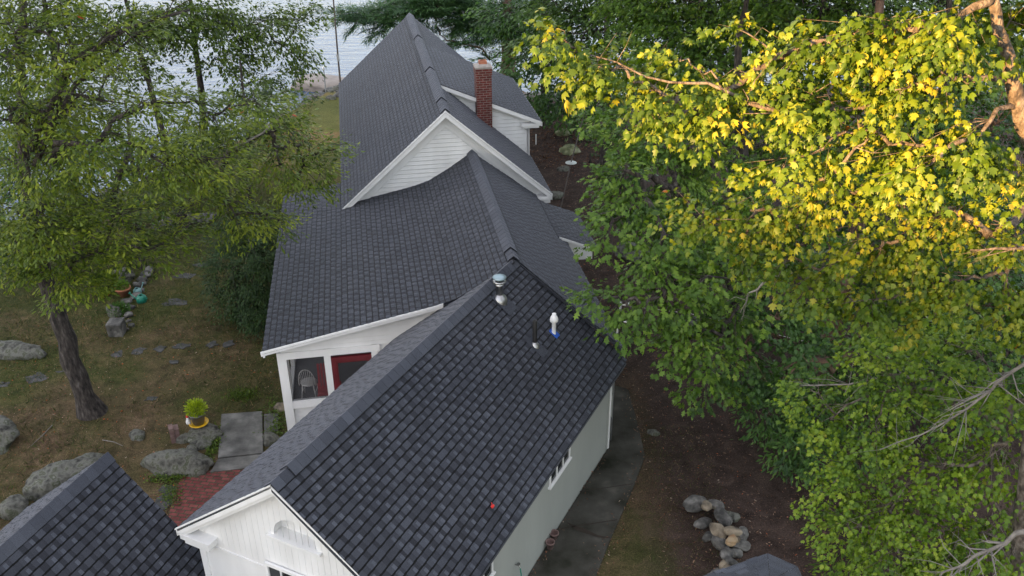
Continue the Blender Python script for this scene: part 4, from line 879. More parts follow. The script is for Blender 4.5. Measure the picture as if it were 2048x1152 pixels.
NEEDLE = ([(0, -.07, 0), (0, .07, 0), (1, 0, 0)], [(0, 1, 2)])
def bend(a, b, n, amp, g):
    a, b = np.array(a, float), np.array(b, float); L = np.linalg.norm(b-a); out = [a]
    for i in range(1, n): t = i/n; out.append(a*(1-t)+b*t+g.normal(size=3)*amp*L*math.sin(math.pi*t)+np.array([0, 0, amp*L*.8*math.sin(math.pi*t)]))
    out.append(b); return out
def tree(name, label, cat, trunk, trad, blobs, leaf, mat, size, dens=1., bark='bark', seed=1, spray=(.55, .22), per=26, droop=.45, group=None, limb_r=.06, gloss=0, tone=(.5, .34), twigs=True, rscale=1., crown_top=0, top_up=1.2):
    """trunk: polyline; blobs: (px,py,Y,rpx). Leaves grow in sprays along twigs filling the blobs."""
    g = np.random.default_rng(seed); base = np.array(trunk[0], float); t = thing(name, base, label, cat, group)
    mb = MB(); TP = [np.array(p, float) for p in trunk]; n = len(TP)
    # refine trunk
    P2, R2 = [], []
    for i in range(n-1):
        for k in range(4):
            f = k/4; P2.append(TP[i]*(1-f)+TP[i+1]*f+g.normal(size=3)*np.array([1, 1, 0])*trad*.10); R2.append((trad*(1-.72*(i+f)/(n-1)))*(1+.05*g.normal()))
    P2.append(TP[-1]); R2.append(trad*.28)
    for i in range(min(4, len(R2))): R2[i] *= 1+.32*math.exp(-i*1.6)
    if trad > .1: P2.insert(0, base+np.array([0, 0, -.25])); R2[0] = R2[0]*1.12; R2.insert(0, R2[0]*1.55)
    mb.tube(P2, R2, 14)
    tr = np.array(P2); lm = mb; CC, DD, TT = [], [], []
    cs = [at(px, py, Y) for px, py, Y, rp in blobs]; rads = [rp/FPX*float(np.linalg.norm(c-OC))*rscale for c, (_, _, _, rp) in zip(cs, blobs)]
    for k in range(crown_top):     # the part of the crown above the picture
        a_ = k*2.4; cs.append(TP[-1]+np.array([1.5*math.cos(a_)*(k > 0), 1.5*math.sin(a_)*(k > 0), top_up+.35*(k % 3)])*(trad/.2)**.5); rads.append(1.15*(trad/.2)**.5)
    td = [float(np.min(np.linalg.norm(tr-c, axis=1))) for c in cs]
    order = sorted(range(len(cs)), key=lambda i: td[i]); nodes = [(p, -1, 0.) for p in tr]; limbs = {}
    for bi in order:
        c = cs[bi]; best = min(range(len(nodes)), key=lambda k: np.linalg.norm(nodes[k][0]-c)*(1.25 if nodes[k][1] >= 0 else 1.0)+(.9*max(0, nodes[k][0][2]-c[2]-.3) if nodes[k][1] < 0 else 0)+.12*nodes[k][2])
        a, par, pl = nodes[best]; pth = bend(a, c, 5, .07, g); limbs[bi] = [pth, par, 1]
        acc = pl
        for q0, q in zip(pth[:-1], pth[1:]): acc += np.linalg.norm(q-q0); nodes.append((q, bi, acc))
        k = par
        while k >= 0: limbs[k][2] += 1; k = limbs[k][1]
    for bi in range(len(cs)):
        c = cs[bi]; rad = rads[bi]
        pth, par, cnt = limbs[bi]; a = pth[0]; r0 = limb_r*.30*math.sqrt(cnt+.6)
        if cnt > 6 or (cnt > 1 and par < 0): r0 *= 1.15
        lm.tube(pth, np.linspace(r0, max(r0*.45, limb_r*.16), 6), 7)
        out0 = c-a; out0 = out0/(np.linalg.norm(out0)+1e-9)
        ns = max(5, int(dens*19*(rad/.5)**2))
        d = g.normal(size=(ns, 3)); d /= np.linalg.norm(d, axis=1, keepdims=True); rr = rad*(.25+.75*g.random(ns)**.6)
        pos = c+d*rr[:, None]*np.array([1.15, 1.15, .62])
        dr = d*np.array([1, 1, .25])+out0*.7+g.normal(size=(ns, 3))*.35; dr[:, 2] -= droop*.5; dr /= np.linalg.norm(dr, axis=1, keepdims=True)
        if twigs:
            for i in range(0, ns, 3):
                q = pth[3+int(g.integers(0, 3))]; lm.tube([q, (q+pos[i])/2+g.normal(size=3)*.06+np.array([0, 0, .05]), pos[i]+dr[i]*spray[0]*.8], [limb_r*.15, limb_r*.10, limb_r*.05], 4, cap=False)
        CC.append(pos); DD.append(dr); TT.append(np.clip(g.normal(0, .6, ns)*tone[1], -1, 1))
    build('trunk', lm, bark, t, smooth=True)
    pos = np.concatenate(CC); dr = np.concatenate(DD); tb = np.concatenate(TT); ns = len(pos); m_ = per
    pos = np.repeat(pos, m_, 0); D = np.repeat(dr, m_, 0); tb = np.repeat(tb, m_); N = len(pos)
    along = g.random(N)*spray[0]; side = g.normal(size=N)*spray[1]*.5*(.5+along/spray[0]); S = np.cross(D, (0, 0, 1.)); S /= np.linalg.norm(S, axis=1, keepdims=True)+1e-6
    C = pos+D*along[:, None]+S*side[:, None]+np.array([0, 0, 1])*(g.normal(size=N)*.035-droop*.25*along**1.5-droop*.35*np.abs(side))[:, None]
    ld = D*.7+S*np.sign(side)[:, None]*(.35+.5*g.random(N))[:, None]+g.normal(size=(N, 3))*.25; ld[:, 2] -= droop*(.5+g.random(N))
    nn = g.normal(size=(N, 3))*.38+np.array([0, -.12, 1.]); sz = size*(.65+.55*g.random(N))
    tones = np.clip(tone[0]+tb+g.normal(size=N)*.12, 0, .93); tones = np.where(g.random(N) < .0006, 1., tones)
    fast_mesh('crown', leafV(leaf[0], C, ld, nn, sz), len(leaf[0]), leaf[1], tones, mat, t)
    return t, N
total = 0
def T(*a, **k):
    global total
    t, n = tree(*a, **k); total += n; return t
def vert(px, py, Y, z0, z1, lean=(0, 0)):
    p = at(px, py, Y); return [(p[0], p[1], z0), (p[0]+lean[0]*.5, p[1]+lean[1]*.5, (z0+z1)/2), (p[0]+lean[0], p[1]+lean[1], z1)]
# --- left near tree
t0 = gz(182, 826, 0)
T('ash_tree', 'large leaning ash with dark furrowed trunk on the left lawn', 'tree', [t0, at(130, 680, t0[1]+.05), at(92, 560, t0[1]+.1), at(60, 430, t0[1]+.2), at(45, 300, t0[1]+.4), at(40, 120, t0[1]+.6), at(50, -60, t0[1]+.7)], .235,
  [(60, 40, 18, 80), (150, 130, 17.5, 60), (20, 240, 18, 80), (110, 330, 17.5, 70), (50, 420, 18, 85), (190, 290, 17, 55), (290, 210, 18, 55), (330, 330, 17.5, 60), (240, 420, 18, 70), (130, 510, 18, 65),
   (210, 500, 18, 55), (20, 520, 17.8, 45), (150, 565, 17.6, 40), (300, 500, 18.5, 40), (420, 320, 18, 60), (430, 240, 19, 50), (520, 210, 19, 45), (560, 255, 20, 40), (480, 300, 20, 50), (560, 330, 20, 42), (625, 310, 21, 40),
   (675, 300, 21, 18), (600, 370, 21, 30), (530, 430, 20, 42), (565, 445, 19.5, 20), (470, 430, 20, 45), (380, 400, 19, 50), (240, 60, 18, 50), (330, 270, 17, 40), (140, 220, 18, 50), (20, 120, 18, 60), (390, 200, 19, 40), (95, 455, 17.2, 60), (100, 250, 20, 60), (200, 200, 20, 50), (160, 400, 20, 60), (70, 500, 19.5, 55), (340, 360, 20, 45), (280, 460, 20, 45), (260, 310, 21, 50), (30, 320, 20, 60), (430, 370, 20, 40), (230, 130, 20, 40), (600, 290, 21, 26), (640, 350, 21, 26), (350, 470, 19, 35)],
  OVAL, 'leaf_left', .122, dens=1.3, per=26, crown_top=6, top_up=1.8, seed=21, limb_r=.075, droop=.2, spray=(.5, .34))
# --- trees by the shore, left
def shoretree(px, pyb, Y, blobs, seed, lab, r_=.16, top=-40, lean=0, mat='leaf_left2', leaf=RHOMB, size=.16, dens=.8, name='shore_tree', per=22):
    b = at(px, pyb, Y); z = float(land(b[0], b[1])); base = np.array([b[0], b[1], z]); tp = at(px+lean, top, Y+.5)
    T(name, lab, 'tree', [base, base*.5+tp*.5+np.array([.1, 0, 0]), tp], r_, blobs, leaf, mat, size, dens=dens, seed=seed, per=per, limb_r=.07, spray=(.8, .35), crown_top=(4 if top < 0 else 0), group='trees along the shore')
shoretree(395, 260, 33, [(430, 50, 33, 60), (520, 50, 34, 60), (575, 100, 34, 35), (350, 60, 32, 50), (600, 40, 34, 38), (450, 120, 33, 40), (545, 150, 33, 32), (400, 20, 33, 50), (490, 175, 33, 30), (600, 120, 34, 20)], 31, 'slim grey trunked tree by the shore right of the big ash', .2, lean=-20)
shoretree(330, 260, 30, [(250, 40, 30, 60), (290, 130, 31, 40), (200, 90, 30, 45), (330, 30, 31, 50), (170, 170, 30, 30)], 32, 'shore tree with trunk leaning left behind the ash', .17, lean=-90)
shoretree(120, 330, 28, [(20, 60, 28, 70), (90, 10, 28, 60), (60, 170, 28, 45), (150, 60, 28, 40)], 33, 'dark shore tree at the far left behind the ash', .2, lean=-40)
shoretree(480, 300, 31, [(380, 280, 31, 45), (450, 270, 31, 50), (530, 250, 31, 40), (500, 200, 31, 40), (320, 300, 31, 50), (570, 200, 32, 30)], 34, 'bushy low shore tree behind the right end of the ash', .12, top=120)
shoretree(250, 400, 27, [(60, 300, 27, 70), (150, 290, 27, 50), (230, 300, 27, 45), (100, 390, 26, 50), (10, 380, 26, 60), (300, 380, 27, 35), (30, 470, 25, 50)], 35, 'low dark leafy tree filling the gap under the ash limbs', .14, top=200, mat='leaf_dark')
# dead limbs in the left crown
g = np.random.default_rng(5)
def dead(name, lab, pts, r0, nt, seed, mat='deadwood', tl=.5):
    g = np.random.default_rng(seed); P = [at(*p) for p in pts]; mb = MB(); Q = []
    for i in range(len(P)-1):
        for k in range(3): f = k/3; Q.append(P[i]*(1-f)+P[i+1]*f+g.normal(size=3)*.02)
    Q.append(P[-1]); rr = np.linspace(r0, r0*.2, len(Q)); mb.tube(Q, list(rr), 7)
    for i in range(nt):
        j = int(g.integers(len(Q)//4, len(Q)-1)); d = (Q[j+1]-Q[j]); d /= np.linalg.norm(d)+1e-9; d = d+g.normal(size=3)*.7; d /= np.linalg.norm(d); L = tl*(.4+g.random()); a = Q[j]; b = a+d*L*.5+g.normal(size=3)*.04; c = b+d*L*.5+g.normal(size=3)*.08
        mb.tube([a, b, c], [rr[j]*.45, rr[j]*.3, rr[j]*.12], 5)
        if g.random() < .6: e = b+(d+g.normal(size=3)*.7)*L*.4; mb.tube([b, e], [rr[j]*.25, rr[j]*.08], 4)
    tag(build(name, mb, mat, loc=P[0], smooth=True), lab, 'branch')
dead('bare_branch', 'bare grey limb crossing the upper left crown', [(60, 300, 18), (150, 120, 18), (250, 60, 18.3), (380, 20, 19)], .09, 16, 1, 'bark', 1.)
dead('bare_branch', 'bare grey limb forking over the lower part of the ash crown', [(70, 330, 18), (150, 170, 18), (260, 80, 18.5)], .08, 10, 2, 'bark', .9)
dead('bare_branch', 'thin grey branch above the lawn near the tall pole', [(420, 330, 18.5), (520, 265, 19), (620, 180, 20)], .035, 12, 3, 'deadwood', .6)
# --- lit maple, upper right
mt = [(7.8, 9.6, .9), at(2110, 420, 9.4), at(2048, 250, 9.3), at(2015, 110, 9.2), at(1985, 0, 9.2), at(1960, -120, 9.2)]
T('maple_tree', 'golden sunlit maple reaching in from the upper right corner', 'tree', mt, .12,
  [(1145, 95, 9.4, 34), (1128, 80, 9.4, 22), (1215, 150, 9.4, 36), (1270, 165, 9.4, 36), (1390, 235, 9.4, 34), (1180, 125, 9.5, 34), (1240, 130, 9.5, 38), (1300, 170, 9.5, 40), (1360, 195, 9.5, 45), (1330, 100, 9.9, 22), (1430, 200, 9.5, 50), (1400, 140, 9.8, 30), (1500, 150, 9.7, 45), (1570, 110, 9.7, 50), (1600, 200, 9.4, 65), (1680, 80, 9.6, 70),
   (1780, 60, 9.4, 75), (1890, 60, 9.0, 75), (1840, 180, 9.2, 70), (1930, 280, 8.8, 60), (1700, 220, 9.3, 65), (1560, 340, 9.3, 28), (1620, 310, 9.2, 45), (1780, 290, 9.2, 60), (2020, 40, 9.6, 60), (2030, 330, 9.0, 60), (1860, 330, 8.7, 50), (1330, 225, 9.4, 30), (1480, 60, 10.2, 30)],
  MAPLE, 'leaf_maple', .098, dens=3.0, bark='palebark', crown_top=5, seed=41, per=24, rscale=.82, limb_r=.034, droop=.75, spray=(.42, .24))
T('maple_tree', 'half lit maple whose middle limb ends in a golden spray beside the oak', 'tree', [(8.6, 11.5, .9), at(2150, 600, 10.8), at(2100, 400, 10.5), at(2080, 200, 10.4), at(2070, 0, 10.4)], .15,
  [(1405, 425, 10.1, 32), (1440, 440, 10.1, 38), (1500, 420, 10.1, 42), (1560, 440, 10.1, 45), (1620, 410, 10, 50), (1690, 380, 10, 55), (1780, 400, 9.9, 55), (1480, 490, 10.1, 35), (1570, 520, 10, 42), (1640, 540, 10, 50), (1740, 500, 9.9, 55), (1720, 600, 10, 45),
   (1820, 480, 9.9, 55), (1900, 560, 9.7, 55), (1980, 470, 9.7, 60), (1650, 610, 10.2, 35), (1820, 590, 10, 50), (2020, 600, 9.7, 60), (1900, 420, 9.9, 50)],
  MAPLE, 'leaf_maple', .092, dens=2.9, bark='palebark', crown_top=5, seed=42, per=24, rscale=.82, limb_r=.05, droop=.7, spray=(.42, .24))
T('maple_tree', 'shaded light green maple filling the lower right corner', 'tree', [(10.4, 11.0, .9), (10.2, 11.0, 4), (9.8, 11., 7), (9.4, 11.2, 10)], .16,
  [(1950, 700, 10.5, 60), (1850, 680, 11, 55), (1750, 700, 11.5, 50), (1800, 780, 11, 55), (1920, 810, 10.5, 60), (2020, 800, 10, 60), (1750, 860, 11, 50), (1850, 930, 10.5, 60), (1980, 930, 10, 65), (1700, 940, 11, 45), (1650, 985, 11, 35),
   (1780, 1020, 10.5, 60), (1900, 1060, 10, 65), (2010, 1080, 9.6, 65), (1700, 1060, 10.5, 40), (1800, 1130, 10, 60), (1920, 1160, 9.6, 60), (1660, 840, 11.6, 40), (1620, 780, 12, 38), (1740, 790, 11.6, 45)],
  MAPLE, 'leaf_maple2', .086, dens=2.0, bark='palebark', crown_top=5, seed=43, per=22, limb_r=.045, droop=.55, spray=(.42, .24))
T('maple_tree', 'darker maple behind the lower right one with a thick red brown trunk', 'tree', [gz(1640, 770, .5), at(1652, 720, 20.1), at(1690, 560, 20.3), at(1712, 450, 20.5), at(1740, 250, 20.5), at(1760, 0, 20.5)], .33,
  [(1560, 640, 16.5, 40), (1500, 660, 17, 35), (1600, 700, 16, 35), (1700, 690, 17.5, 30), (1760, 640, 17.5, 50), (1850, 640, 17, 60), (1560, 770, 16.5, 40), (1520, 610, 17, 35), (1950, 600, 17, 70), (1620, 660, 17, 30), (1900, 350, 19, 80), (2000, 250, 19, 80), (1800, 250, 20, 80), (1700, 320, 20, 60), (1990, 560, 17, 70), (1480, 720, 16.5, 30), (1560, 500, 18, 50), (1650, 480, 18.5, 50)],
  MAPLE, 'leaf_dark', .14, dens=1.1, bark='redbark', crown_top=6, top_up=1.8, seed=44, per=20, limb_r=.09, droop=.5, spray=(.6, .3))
# --- oak, right of the house
T('oak_tree', 'green oak overhanging the gravel right of the house', 'tree', [gz(1520, 620, .3), at(1500, 450, 22.8), at(1480, 250, 22.8), at(1480, 50, 22.8)], .26,
  [(1250, 340, 18.5, 35), (1225, 440, 17.5, 32), (1215, 475, 17, 24), (1290, 400, 18, 42), (1330, 470, 17, 48), (1195, 595, 15.5, 14), (1240, 600, 15.6, 23), (1290, 610, 15.6, 34), (1260, 640, 15.3, 22), (1340, 590, 16, 42), (1400, 560, 16, 48), (1380, 660, 15.6, 40), (1350, 700, 15.3, 28), (1420, 720, 15.5, 34), (1410, 775, 15.2, 18), (1460, 640, 16, 45), (1480, 560, 16.3, 45),
   (1350, 380, 19, 50), (1420, 450, 18, 50), (1280, 290, 20, 45), (1230, 240, 21, 40), (1340, 300, 20, 50), (1430, 330, 20, 55), (1490, 400, 19, 55), (1300, 530, 16.5, 36), (1240, 380, 18.5, 30), (1480, 760, 16.5, 24)],
  OAK, 'leaf_oak', .17, dens=1.25, crown_top=6, top_up=1.8, seed=45, per=20, limb_r=.08, droop=.35, spray=(.5, .28))
# --- background trees, right
def backtree(px, pyb, Y, blobs, seed, lab, mat='leaf_back', leaf=RHOMB, size=.22, r_=.22, bark='bark', dens=.62, lean=0, top=-60):
    b = at(px, pyb, Y); z = float(land(b[0], b[1])); base = np.array([b[0], b[1], z]); tp = at(px+lean, top, Y)
    T('forest_tree', lab, 'tree', [base, base*.5+tp*.5, tp], r_, blobs, leaf, mat, size, dens=dens, seed=seed, per=20, bark=bark, limb_r=.09, spray=(.9, .5), crown_top=6, top_up=1.6, group='trees behind the house')
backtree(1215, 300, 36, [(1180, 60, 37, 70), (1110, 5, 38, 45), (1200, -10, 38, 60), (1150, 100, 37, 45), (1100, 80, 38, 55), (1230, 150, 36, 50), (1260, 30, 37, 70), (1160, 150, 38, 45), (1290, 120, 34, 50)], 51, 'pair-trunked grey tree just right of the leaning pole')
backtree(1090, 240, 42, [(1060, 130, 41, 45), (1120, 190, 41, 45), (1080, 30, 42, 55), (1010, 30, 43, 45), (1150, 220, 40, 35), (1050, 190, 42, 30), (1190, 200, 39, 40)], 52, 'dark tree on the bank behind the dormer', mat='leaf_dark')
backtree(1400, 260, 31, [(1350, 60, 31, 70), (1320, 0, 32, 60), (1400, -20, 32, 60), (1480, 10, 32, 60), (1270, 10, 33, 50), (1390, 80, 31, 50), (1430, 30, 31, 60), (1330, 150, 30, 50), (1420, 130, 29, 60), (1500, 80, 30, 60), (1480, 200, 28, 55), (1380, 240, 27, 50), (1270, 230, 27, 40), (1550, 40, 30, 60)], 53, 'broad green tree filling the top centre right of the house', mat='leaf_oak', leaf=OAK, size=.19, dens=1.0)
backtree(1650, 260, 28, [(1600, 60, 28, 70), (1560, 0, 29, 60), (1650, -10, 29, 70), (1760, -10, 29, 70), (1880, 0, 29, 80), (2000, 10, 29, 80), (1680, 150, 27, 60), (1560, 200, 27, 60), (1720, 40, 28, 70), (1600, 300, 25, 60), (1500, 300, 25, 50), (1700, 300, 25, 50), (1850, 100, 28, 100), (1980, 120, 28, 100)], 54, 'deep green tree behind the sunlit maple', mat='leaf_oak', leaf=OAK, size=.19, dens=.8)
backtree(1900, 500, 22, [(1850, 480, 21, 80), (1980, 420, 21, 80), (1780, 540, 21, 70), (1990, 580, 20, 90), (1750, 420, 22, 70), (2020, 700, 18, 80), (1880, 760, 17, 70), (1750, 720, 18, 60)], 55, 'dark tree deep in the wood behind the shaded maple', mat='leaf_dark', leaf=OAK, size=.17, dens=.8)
# --- pine by the water
pb = at(1018, 150, 50); pz = float(land(pb[0], pb[1])); 
T('pine_tree', 'tall white pine by the water behind the rear roof', 'tree', [(pb[0], pb[1], pz), at(1016, 80, 50), at(1012, -40, 50), at(1005, -200, 50)], .48,
  [(680, 25, 49, 13), (710, 35, 49, 20), (750, 35, 49, 26), (790, 25, 49, 30), (830, 15, 49, 34), (870, 30, 49, 30), (760, 60, 48.5, 12), (900, 10, 50, 36), (940, 45, 50, 30), (880, 70, 49, 14), (950, 10, 50, 40), (920, 90, 49, 16), (990, 30, 50, 36), (960, 95, 49, 14), (1000, 75, 49, 18), (1045, 20, 50, 40), (980, 120, 49, 8), (860, 0, 49, 30), (1060, 60, 50, 30)],
  NEEDLE, 'needle', .34, dens=.75, bark='redbark', seed=61, per=95, limb_r=.055, droop=.1, spray=(.9, .55), tone=(.5, .3))
# --- understory shrubs
def shrub(name, lab, spots, mat, leaf, size, seed, dens=1.6, per=20, cat='shrub', group=None, h=.5):
    p = gz(spots[0][0], spots[0][1]+spots[0][3], 0); p[2] = float(land(p[0], p[1]))
    return T(name, lab, cat, [p, p+np.array([0, .1, h])], .05, spots, leaf, mat, size, dens=dens, seed=seed, per=per, limb_r=.02, droop=.4, spray=(.35, .22), group=group)
shrub('shrub', 'dark leafy thicket at the edge of the wood by the gravel', [(1500, 760, 17.8, 45), (1460, 740, 18.5, 32), (1540, 830, 16.8, 45), (1570, 760, 18, 45), (1600, 880, 16, 40), (1570, 910, 15.6, 26), (1640, 840, 16.5, 50), (1640, 920, 15.4, 35), (1700, 900, 15.4, 40), (1680, 780, 17.4, 40)], 'leaf_dark', OVAL, .14, 71)
shrub('shrub', 'low bright fringe of leaves along the gravel lower right', [(1700, 1090, 13.4, 25), (1660, 1060, 13.8, 18), (1730, 1050, 13.6, 35), (1690, 1130, 12.8, 30), (1780, 1110, 12.8, 50)], 'leaf_maple2', OVAL, .10, 72)
shrub('shrub', 'dark shrub on the bank behind the pale disc', [(1180, 300, 39.5, 26), (1205, 280, 39.8, 24), (1220, 320, 37, 22), (1170, 330, 38, 12)], 'leaf_dark', RHOMB, .16, 73)
shrub('shrub', 'shaded bushes at the foot of the wood right of the pole', [(1250, 350, 31, 30), (1280, 420, 27, 35), (1230, 420, 28, 20), (1330, 440, 25, 40), (1400, 520, 22, 40), (1450, 600, 20, 35)], 'leaf_dark', RHOMB, .16, 74)
shrub('juniper', 'dense dark evergreen juniper beside the porch roof', [(480, 600, 23.4, 45), (510, 560, 23.2, 45), (460, 560, 23.8, 40), (500, 500, 23.6, 48), (470, 480, 24.2, 40), (530, 520, 23.2, 38), (520, 610, 22.8, 36), (500, 440, 24.4, 36), (535, 460, 24, 30), (445, 520, 24, 26), (520, 640, 22.6, 26)], 'juniper', OVAL, .085, 75, dens=3.2, per=30, h=1.6)
# low plants
def clump(parent_or_none, name, lab, c, rad, n, size, mat, leaf, seed, kind=None, flat=.6, cat='plant', up=.6):
    g = np.random.default_rng(seed); d = g.normal(size=(n, 3)); d /= np.linalg.norm(d, axis=1, keepdims=True); C = np.array(c)+d*(rad*g.random(n)**.5)[:, None]*np.array([1, 1, flat])
    ld = d+np.array([0, 0, up]); nn = g.normal(size=(n, 3))*.5+np.array([0, -.2, 1])
    o = fast_mesh(name, leafV(leaf[0], C, ld, nn, size*(.6+.6*g.random(n))), len(leaf[0]), leaf[1], np.clip(.5+g.normal(size=n)*.2, 0, 1), mat, parent_or_none)
    if parent_or_none is None: tag(o, lab, cat, kind=kind)
    return o
clump(POT[0], 'foliage', None, POT[1]+np.array([0, 0, .45]), .23, 700, .085, 'lime', OVAL, 1, flat=.8)
clump(POT2[0], 'foliage', None, POT2[1]+np.array([0, 0, .36]), .2, 300, .1, 'leaf_oak', OVAL, 2, flat=.6)
clump(None, 'fern', 'feathery yellow green plant beside the terracotta pot', gz(214, 586)+np.array([0, 0, .35]), .42, 800, .16, 'leaf_left', OVAL, 3, flat=.7)
clump(None, 'herb_clump', 'dark green herb clump behind the square granite block', gz(240, 628)+np.array([0, 0, .15]), .3, 500, .1, 'leaf_dark', OVAL, 4)
def patch(name, lab, path, wd, n, size, mat, seed, z=.05, cat='plant', kind='stuff', leaf=OVAL, up=.5):
    g = np.random.default_rng(seed); P = np.array([gz(x, y, 0) for x, y in path]); q = g.random(n)*(len(P)-1.001); i = q.astype(int); f = (q-i)[:, None]
    C = P[i]*(1-f)+P[i+1]*f+g.normal(size=(n, 3))*np.array([wd, wd, .0]); C[:, 2] = land(C[:, 0], C[:, 1])+z*g.random(n)*2
    ld = g.normal(size=(n, 3))*np.array([1, 1, .2])+np.array([0, 0, up]); nn = g.normal(size=(n, 3))*.5+np.array([0, 0, 1.])
    o = fast_mesh(name, leafV(leaf[0], C, ld, nn, size*(.6+.6*g.random(n))), len(leaf[0]), leaf[1], np.clip(.5+g.normal(size=n)*.22, 0, 1), mat, None); return tag(o, lab, cat, kind=kind)
patch('weeds', 'weeds and dead leaves along the outer edge of the side pavement', [(1258, 780), (1278, 850), (1293, 912), (1264, 988), (1224, 1078), (1188, 1165)], .16, 500, .05, 'litter', 19)
patch('weeds', 'dead leaves caught along the foot of the side wall', [(1215, 900), (1130, 1040), (1060, 1155)], .08, 500, .05, 'litter', 20, z=.03)
patch('ivy', 'ivy trailing round the ledge boulder beside the patio', [(300, 962), (350, 958), (385, 945), (412, 925), (430, 895), (436, 860)], .09, 1500, .075, 'leaf_left2', 6)
patch('weeds', 'bright tuft of weeds on the lawn near the porch', [(465, 795), (490, 788), (505, 798)], .14, 900, .06, 'leaf_left2', 7, up=1.5)
patch('weeds', 'low weeds at the foot of the porch wall', [(548, 800), (562, 850), (545, 870)], .15, 500, .08, 'leaf_left2', 8)
patch('moss_edge', 'weeds growing between the patio bricks', [(330, 985), (350, 1010), (345, 970)], .12, 500, .06, 'leaf_left2', 9)
# grass blades over the lawn, fallen leaves on soil (uncountable)
def scatter(name, lab, n, xr, yr, keep, size, mat, leaf, seed, up, cat, tone=(.5, .22), z=0.):
    g = np.random.default_rng(seed); x = g.uniform(*xr, n); y = g.uniform(*yr, n); k = keep(x, y, g); x, y = x[k], y[k]; n = len(x)
    C = np.stack([x, y, land(x, y)+z], 1); ld = g.normal(size=(n, 3))*np.array([1, 1, .25])+np.array([0, 0, up]); nn = g.normal(size=(n, 3))*.6+np.array([0, 0, 1. if up < .5 else .2])
    o = fast_mesh(name, leafV(leaf[0], C, ld, nn, size*(.5+.9*g.random(n)**2)), len(leaf[0]), leaf[1], np.clip(tone[0]+g.normal(size=n)*tone[1], 0, 1), mat, None)
    return tag(o, lab, cat, kind='stuff')
def lawn_keep(x, y, g):
    n = np.sin(x*.9+y*.35)+np.sin(y*.8-x*.5+2)+.8*np.sin(x*2.3+1)*np.sin(y*1.9)
    dens = np.clip(.35+.25*n+np.clip((y-18)/14, -.25, .5), .03, 1); inside = (x < FB.o[0]-5.6-(y-18)*.167) & (y < shore_y(x)-4.5)
    patio = (np.abs(x+7.3) < 1.7) & (y < 18.6) & (y > 12)
    return inside & (g.random(len(x)) < dens) & ~patio
BL = ([(0, -.06, 0), (0, .06, 0), (1, 0, .1)], [(0, 1, 2)])
scatter('grass', 'short patchy lawn grass left of the house', 230000, (-22, -4), (14, 46), lawn_keep, .14, 'grassblade', BL, 81, .8, 'grass', (.42, .3))
scatter('grass', 'thin grass beside the side pavement', 16000, (1.5, 4.6), (11, 18), lambda x, y, g: (x > 1.6+(y-12)*.27) & (x > 2.0) & (g.random(len(x)) < .6), .07, 'grassblade', BL, 82, .9, 'grass', (.5, .3))
scatter('fallen_leaves', 'fallen leaves and chips strewn over the gravel right of the house', 42000, (1.5, 9), (9, 47), lambda x, y, g: (x > 3.0+.0*y) | (y > 20), .05, 'litter', OVAL, 83, .1, 'leaf litter', (.42, .3), .01)
scatter('fallen_leaves', 'brown fallen leaves on the bank behind the dormer', 5000, (.5, 5.5), (36, 46), lambda x, y, g: g.random(len(x)) < .9, .13, 'litter', OVAL, 85, .2, 'leaf litter', (.35, .2), .02)
scatter('fallen_leaves', 'dry leaves and twigs lying on the worn lawn', 9000, (-14, -4.5), (13, 24), lambda x, y, g: (x < -4.8-(y-16)*.17), .045, 'litter', OVAL, 84, .1, 'leaf litter', (.6, .3), .02)
# dead branches on the right
dead('bare_branch', 'long horizontal grey branch above the red brown trunk', [(1860, 760, 11), (1780, 750, 11.3), (1700, 768, 11.6), (1600, 770, 12)], .03, 12, 11)
dead('bare_branch', 'bleached tangle of twigs at the right middle', [(2100, 690, 9.2), (2020, 745, 9.3), (1960, 800, 9.4), (1880, 850, 9.6), (1760, 900, 9.9)], .028, 34, 12, tl=.55)
dead('bare_branch', 'pale forked branch in the lower right corner', [(2060, 1055, 8.8), (1980, 1100, 8.9), (1900, 1140, 9.0), (1860, 1175, 9.1)], .036, 26, 13, tl=.5)
dead('bare_branch', 'small curved grey branch between oak and maple', [(1600, 545, 11.5), (1540, 560, 11.6), (1500, 590, 11.7), (1480, 625, 11.8)], .028, 9, 14, tl=.3)
dead('bare_branch', 'sunlit bare limb crossing toward the maple trunk', [(2010, 160, 9.2), (1920, 155, 9.0), (1850, 165, 8.9), (1790, 180, 8.8)], .035, 8, 15, 'palebark', .35)
dead('bare_branch', 'sunlit pale limb angling up in the golden leaves', [(1640, 365, 9.1), (1700, 310, 9.0), (1740, 275, 9.0)], .03, 5, 16, 'palebark', .3)
dead('bare_branch', 'sunlit limb running along the end of the golden bough', [(1820, 190, 9.3), (1700, 220, 9.3), (1560, 230, 9.3), (1460, 180, 9.4), (1340, 160, 9.4), (1180, 110, 9.4)], .035, 14, 17, 'palebark', .35)
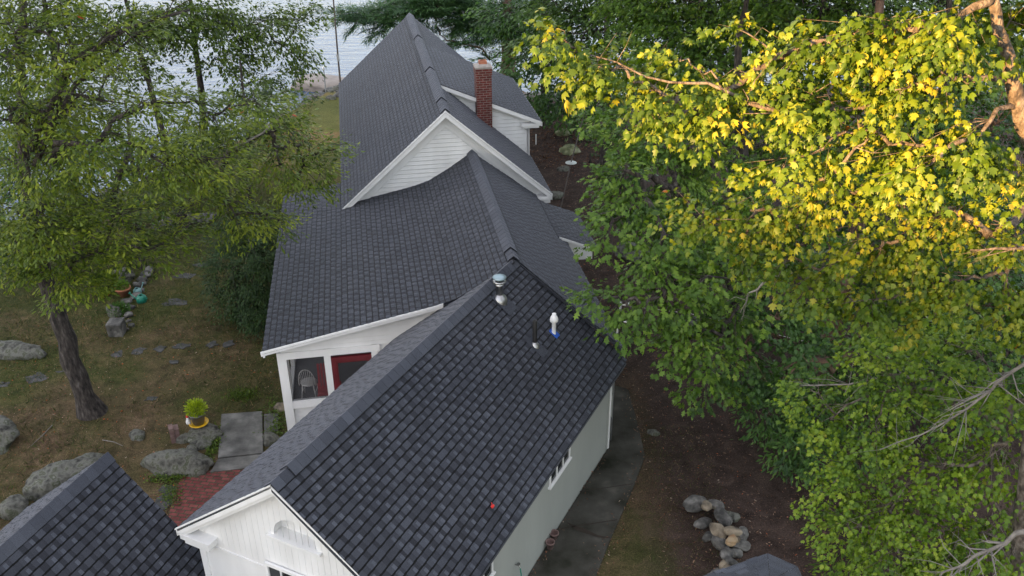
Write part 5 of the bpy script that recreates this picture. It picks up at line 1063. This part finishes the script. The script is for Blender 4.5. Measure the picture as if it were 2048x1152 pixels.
dead('bare_branch', 'thick sunlit branch stub at the right edge', [(2090, 505, 8.8), (2010, 500, 8.8), (1940, 500, 8.9)], .03, 6, 18, 'palebark', .3)
dead('bare_branch', 'short bare twig rising over the porch corner', [(495, 470, 20), (505, 500, 19.8)], .012, 5, 19, tl=.3)
# fallen sticks on the lawn
for i, (a, b) in enumerate((((105, 850), (62, 892)), ((205, 880), (246, 892)))):
    P = [gz(*a, .02), gz((a[0]+b[0])/2+3, (a[1]+b[1])/2-2, .03), gz(*b, .02)]; tag(build('stick', MB().tube(P, [.012, .010, .005], 6), 'deadwood', loc=P[0]), ['longer pale stick on the bare soil at the left', 'short pale stick near the lone grey rock'][i], 'stick')
# ---- unseen woods behind the viewer, top line shaped to block the low sun
def make_shading_woods():
    g = np.random.default_rng(500); ud = np.array([-sd[0], -sd[1]]); ud /= np.linalg.norm(ud); vd = np.array([ud[1], -ud[0]])
    def part(n, top_f, lo, hi, size):
        s = g.uniform(-110, 110, n); dep = g.uniform(-156, -138, n)
        top = 9.8+np.interp(s, [-110, -14, -9, -7.6, -6.6, -3, 5, 110], [24, 23, 19.5, 16.8, 14.6, 14.1, 13.9, 15.0])+.3*np.sin(s*2.3)+.3*np.sin(s*5.1+1)
        z = lo+(top*hi-lo)*g.random(n)
        return np.stack([ud[0]*dep+vd[0]*s, ud[1]*dep+vd[1]*s, z], 1), size*(.6+.6*g.random(n))
    C1, S1 = part(60000, 1, 0, .94, 3.0); C2, S2 = part(90000, 1, 21, 1.0, 1.0)
    C = np.concatenate([C1, C2]); S = np.concatenate([S1, S2]); n = len(C)
    nn = g.normal(size=(n, 3))*.5+np.array([ud[0], ud[1], 0]); ld = g.normal(size=(n, 3))
    o = fast_mesh('shading_woods', leafV(RHOMB[0], C, ld-nn*(ld*nn).sum(1, keepdims=True)/(nn*nn).sum(1, keepdims=True), nn, S), 4, RHOMB[1], np.clip(.5+g.normal(size=n)*.2, 0, 1), 'woods', None)
    tag(o, 'dense unseen woods behind the viewer, shaped to shade the yard', 'woods', kind='stuff')
make_shading_woods()
for o in sc.objects:
    if '_b' in o: del o['_b']
print('leaves', total)
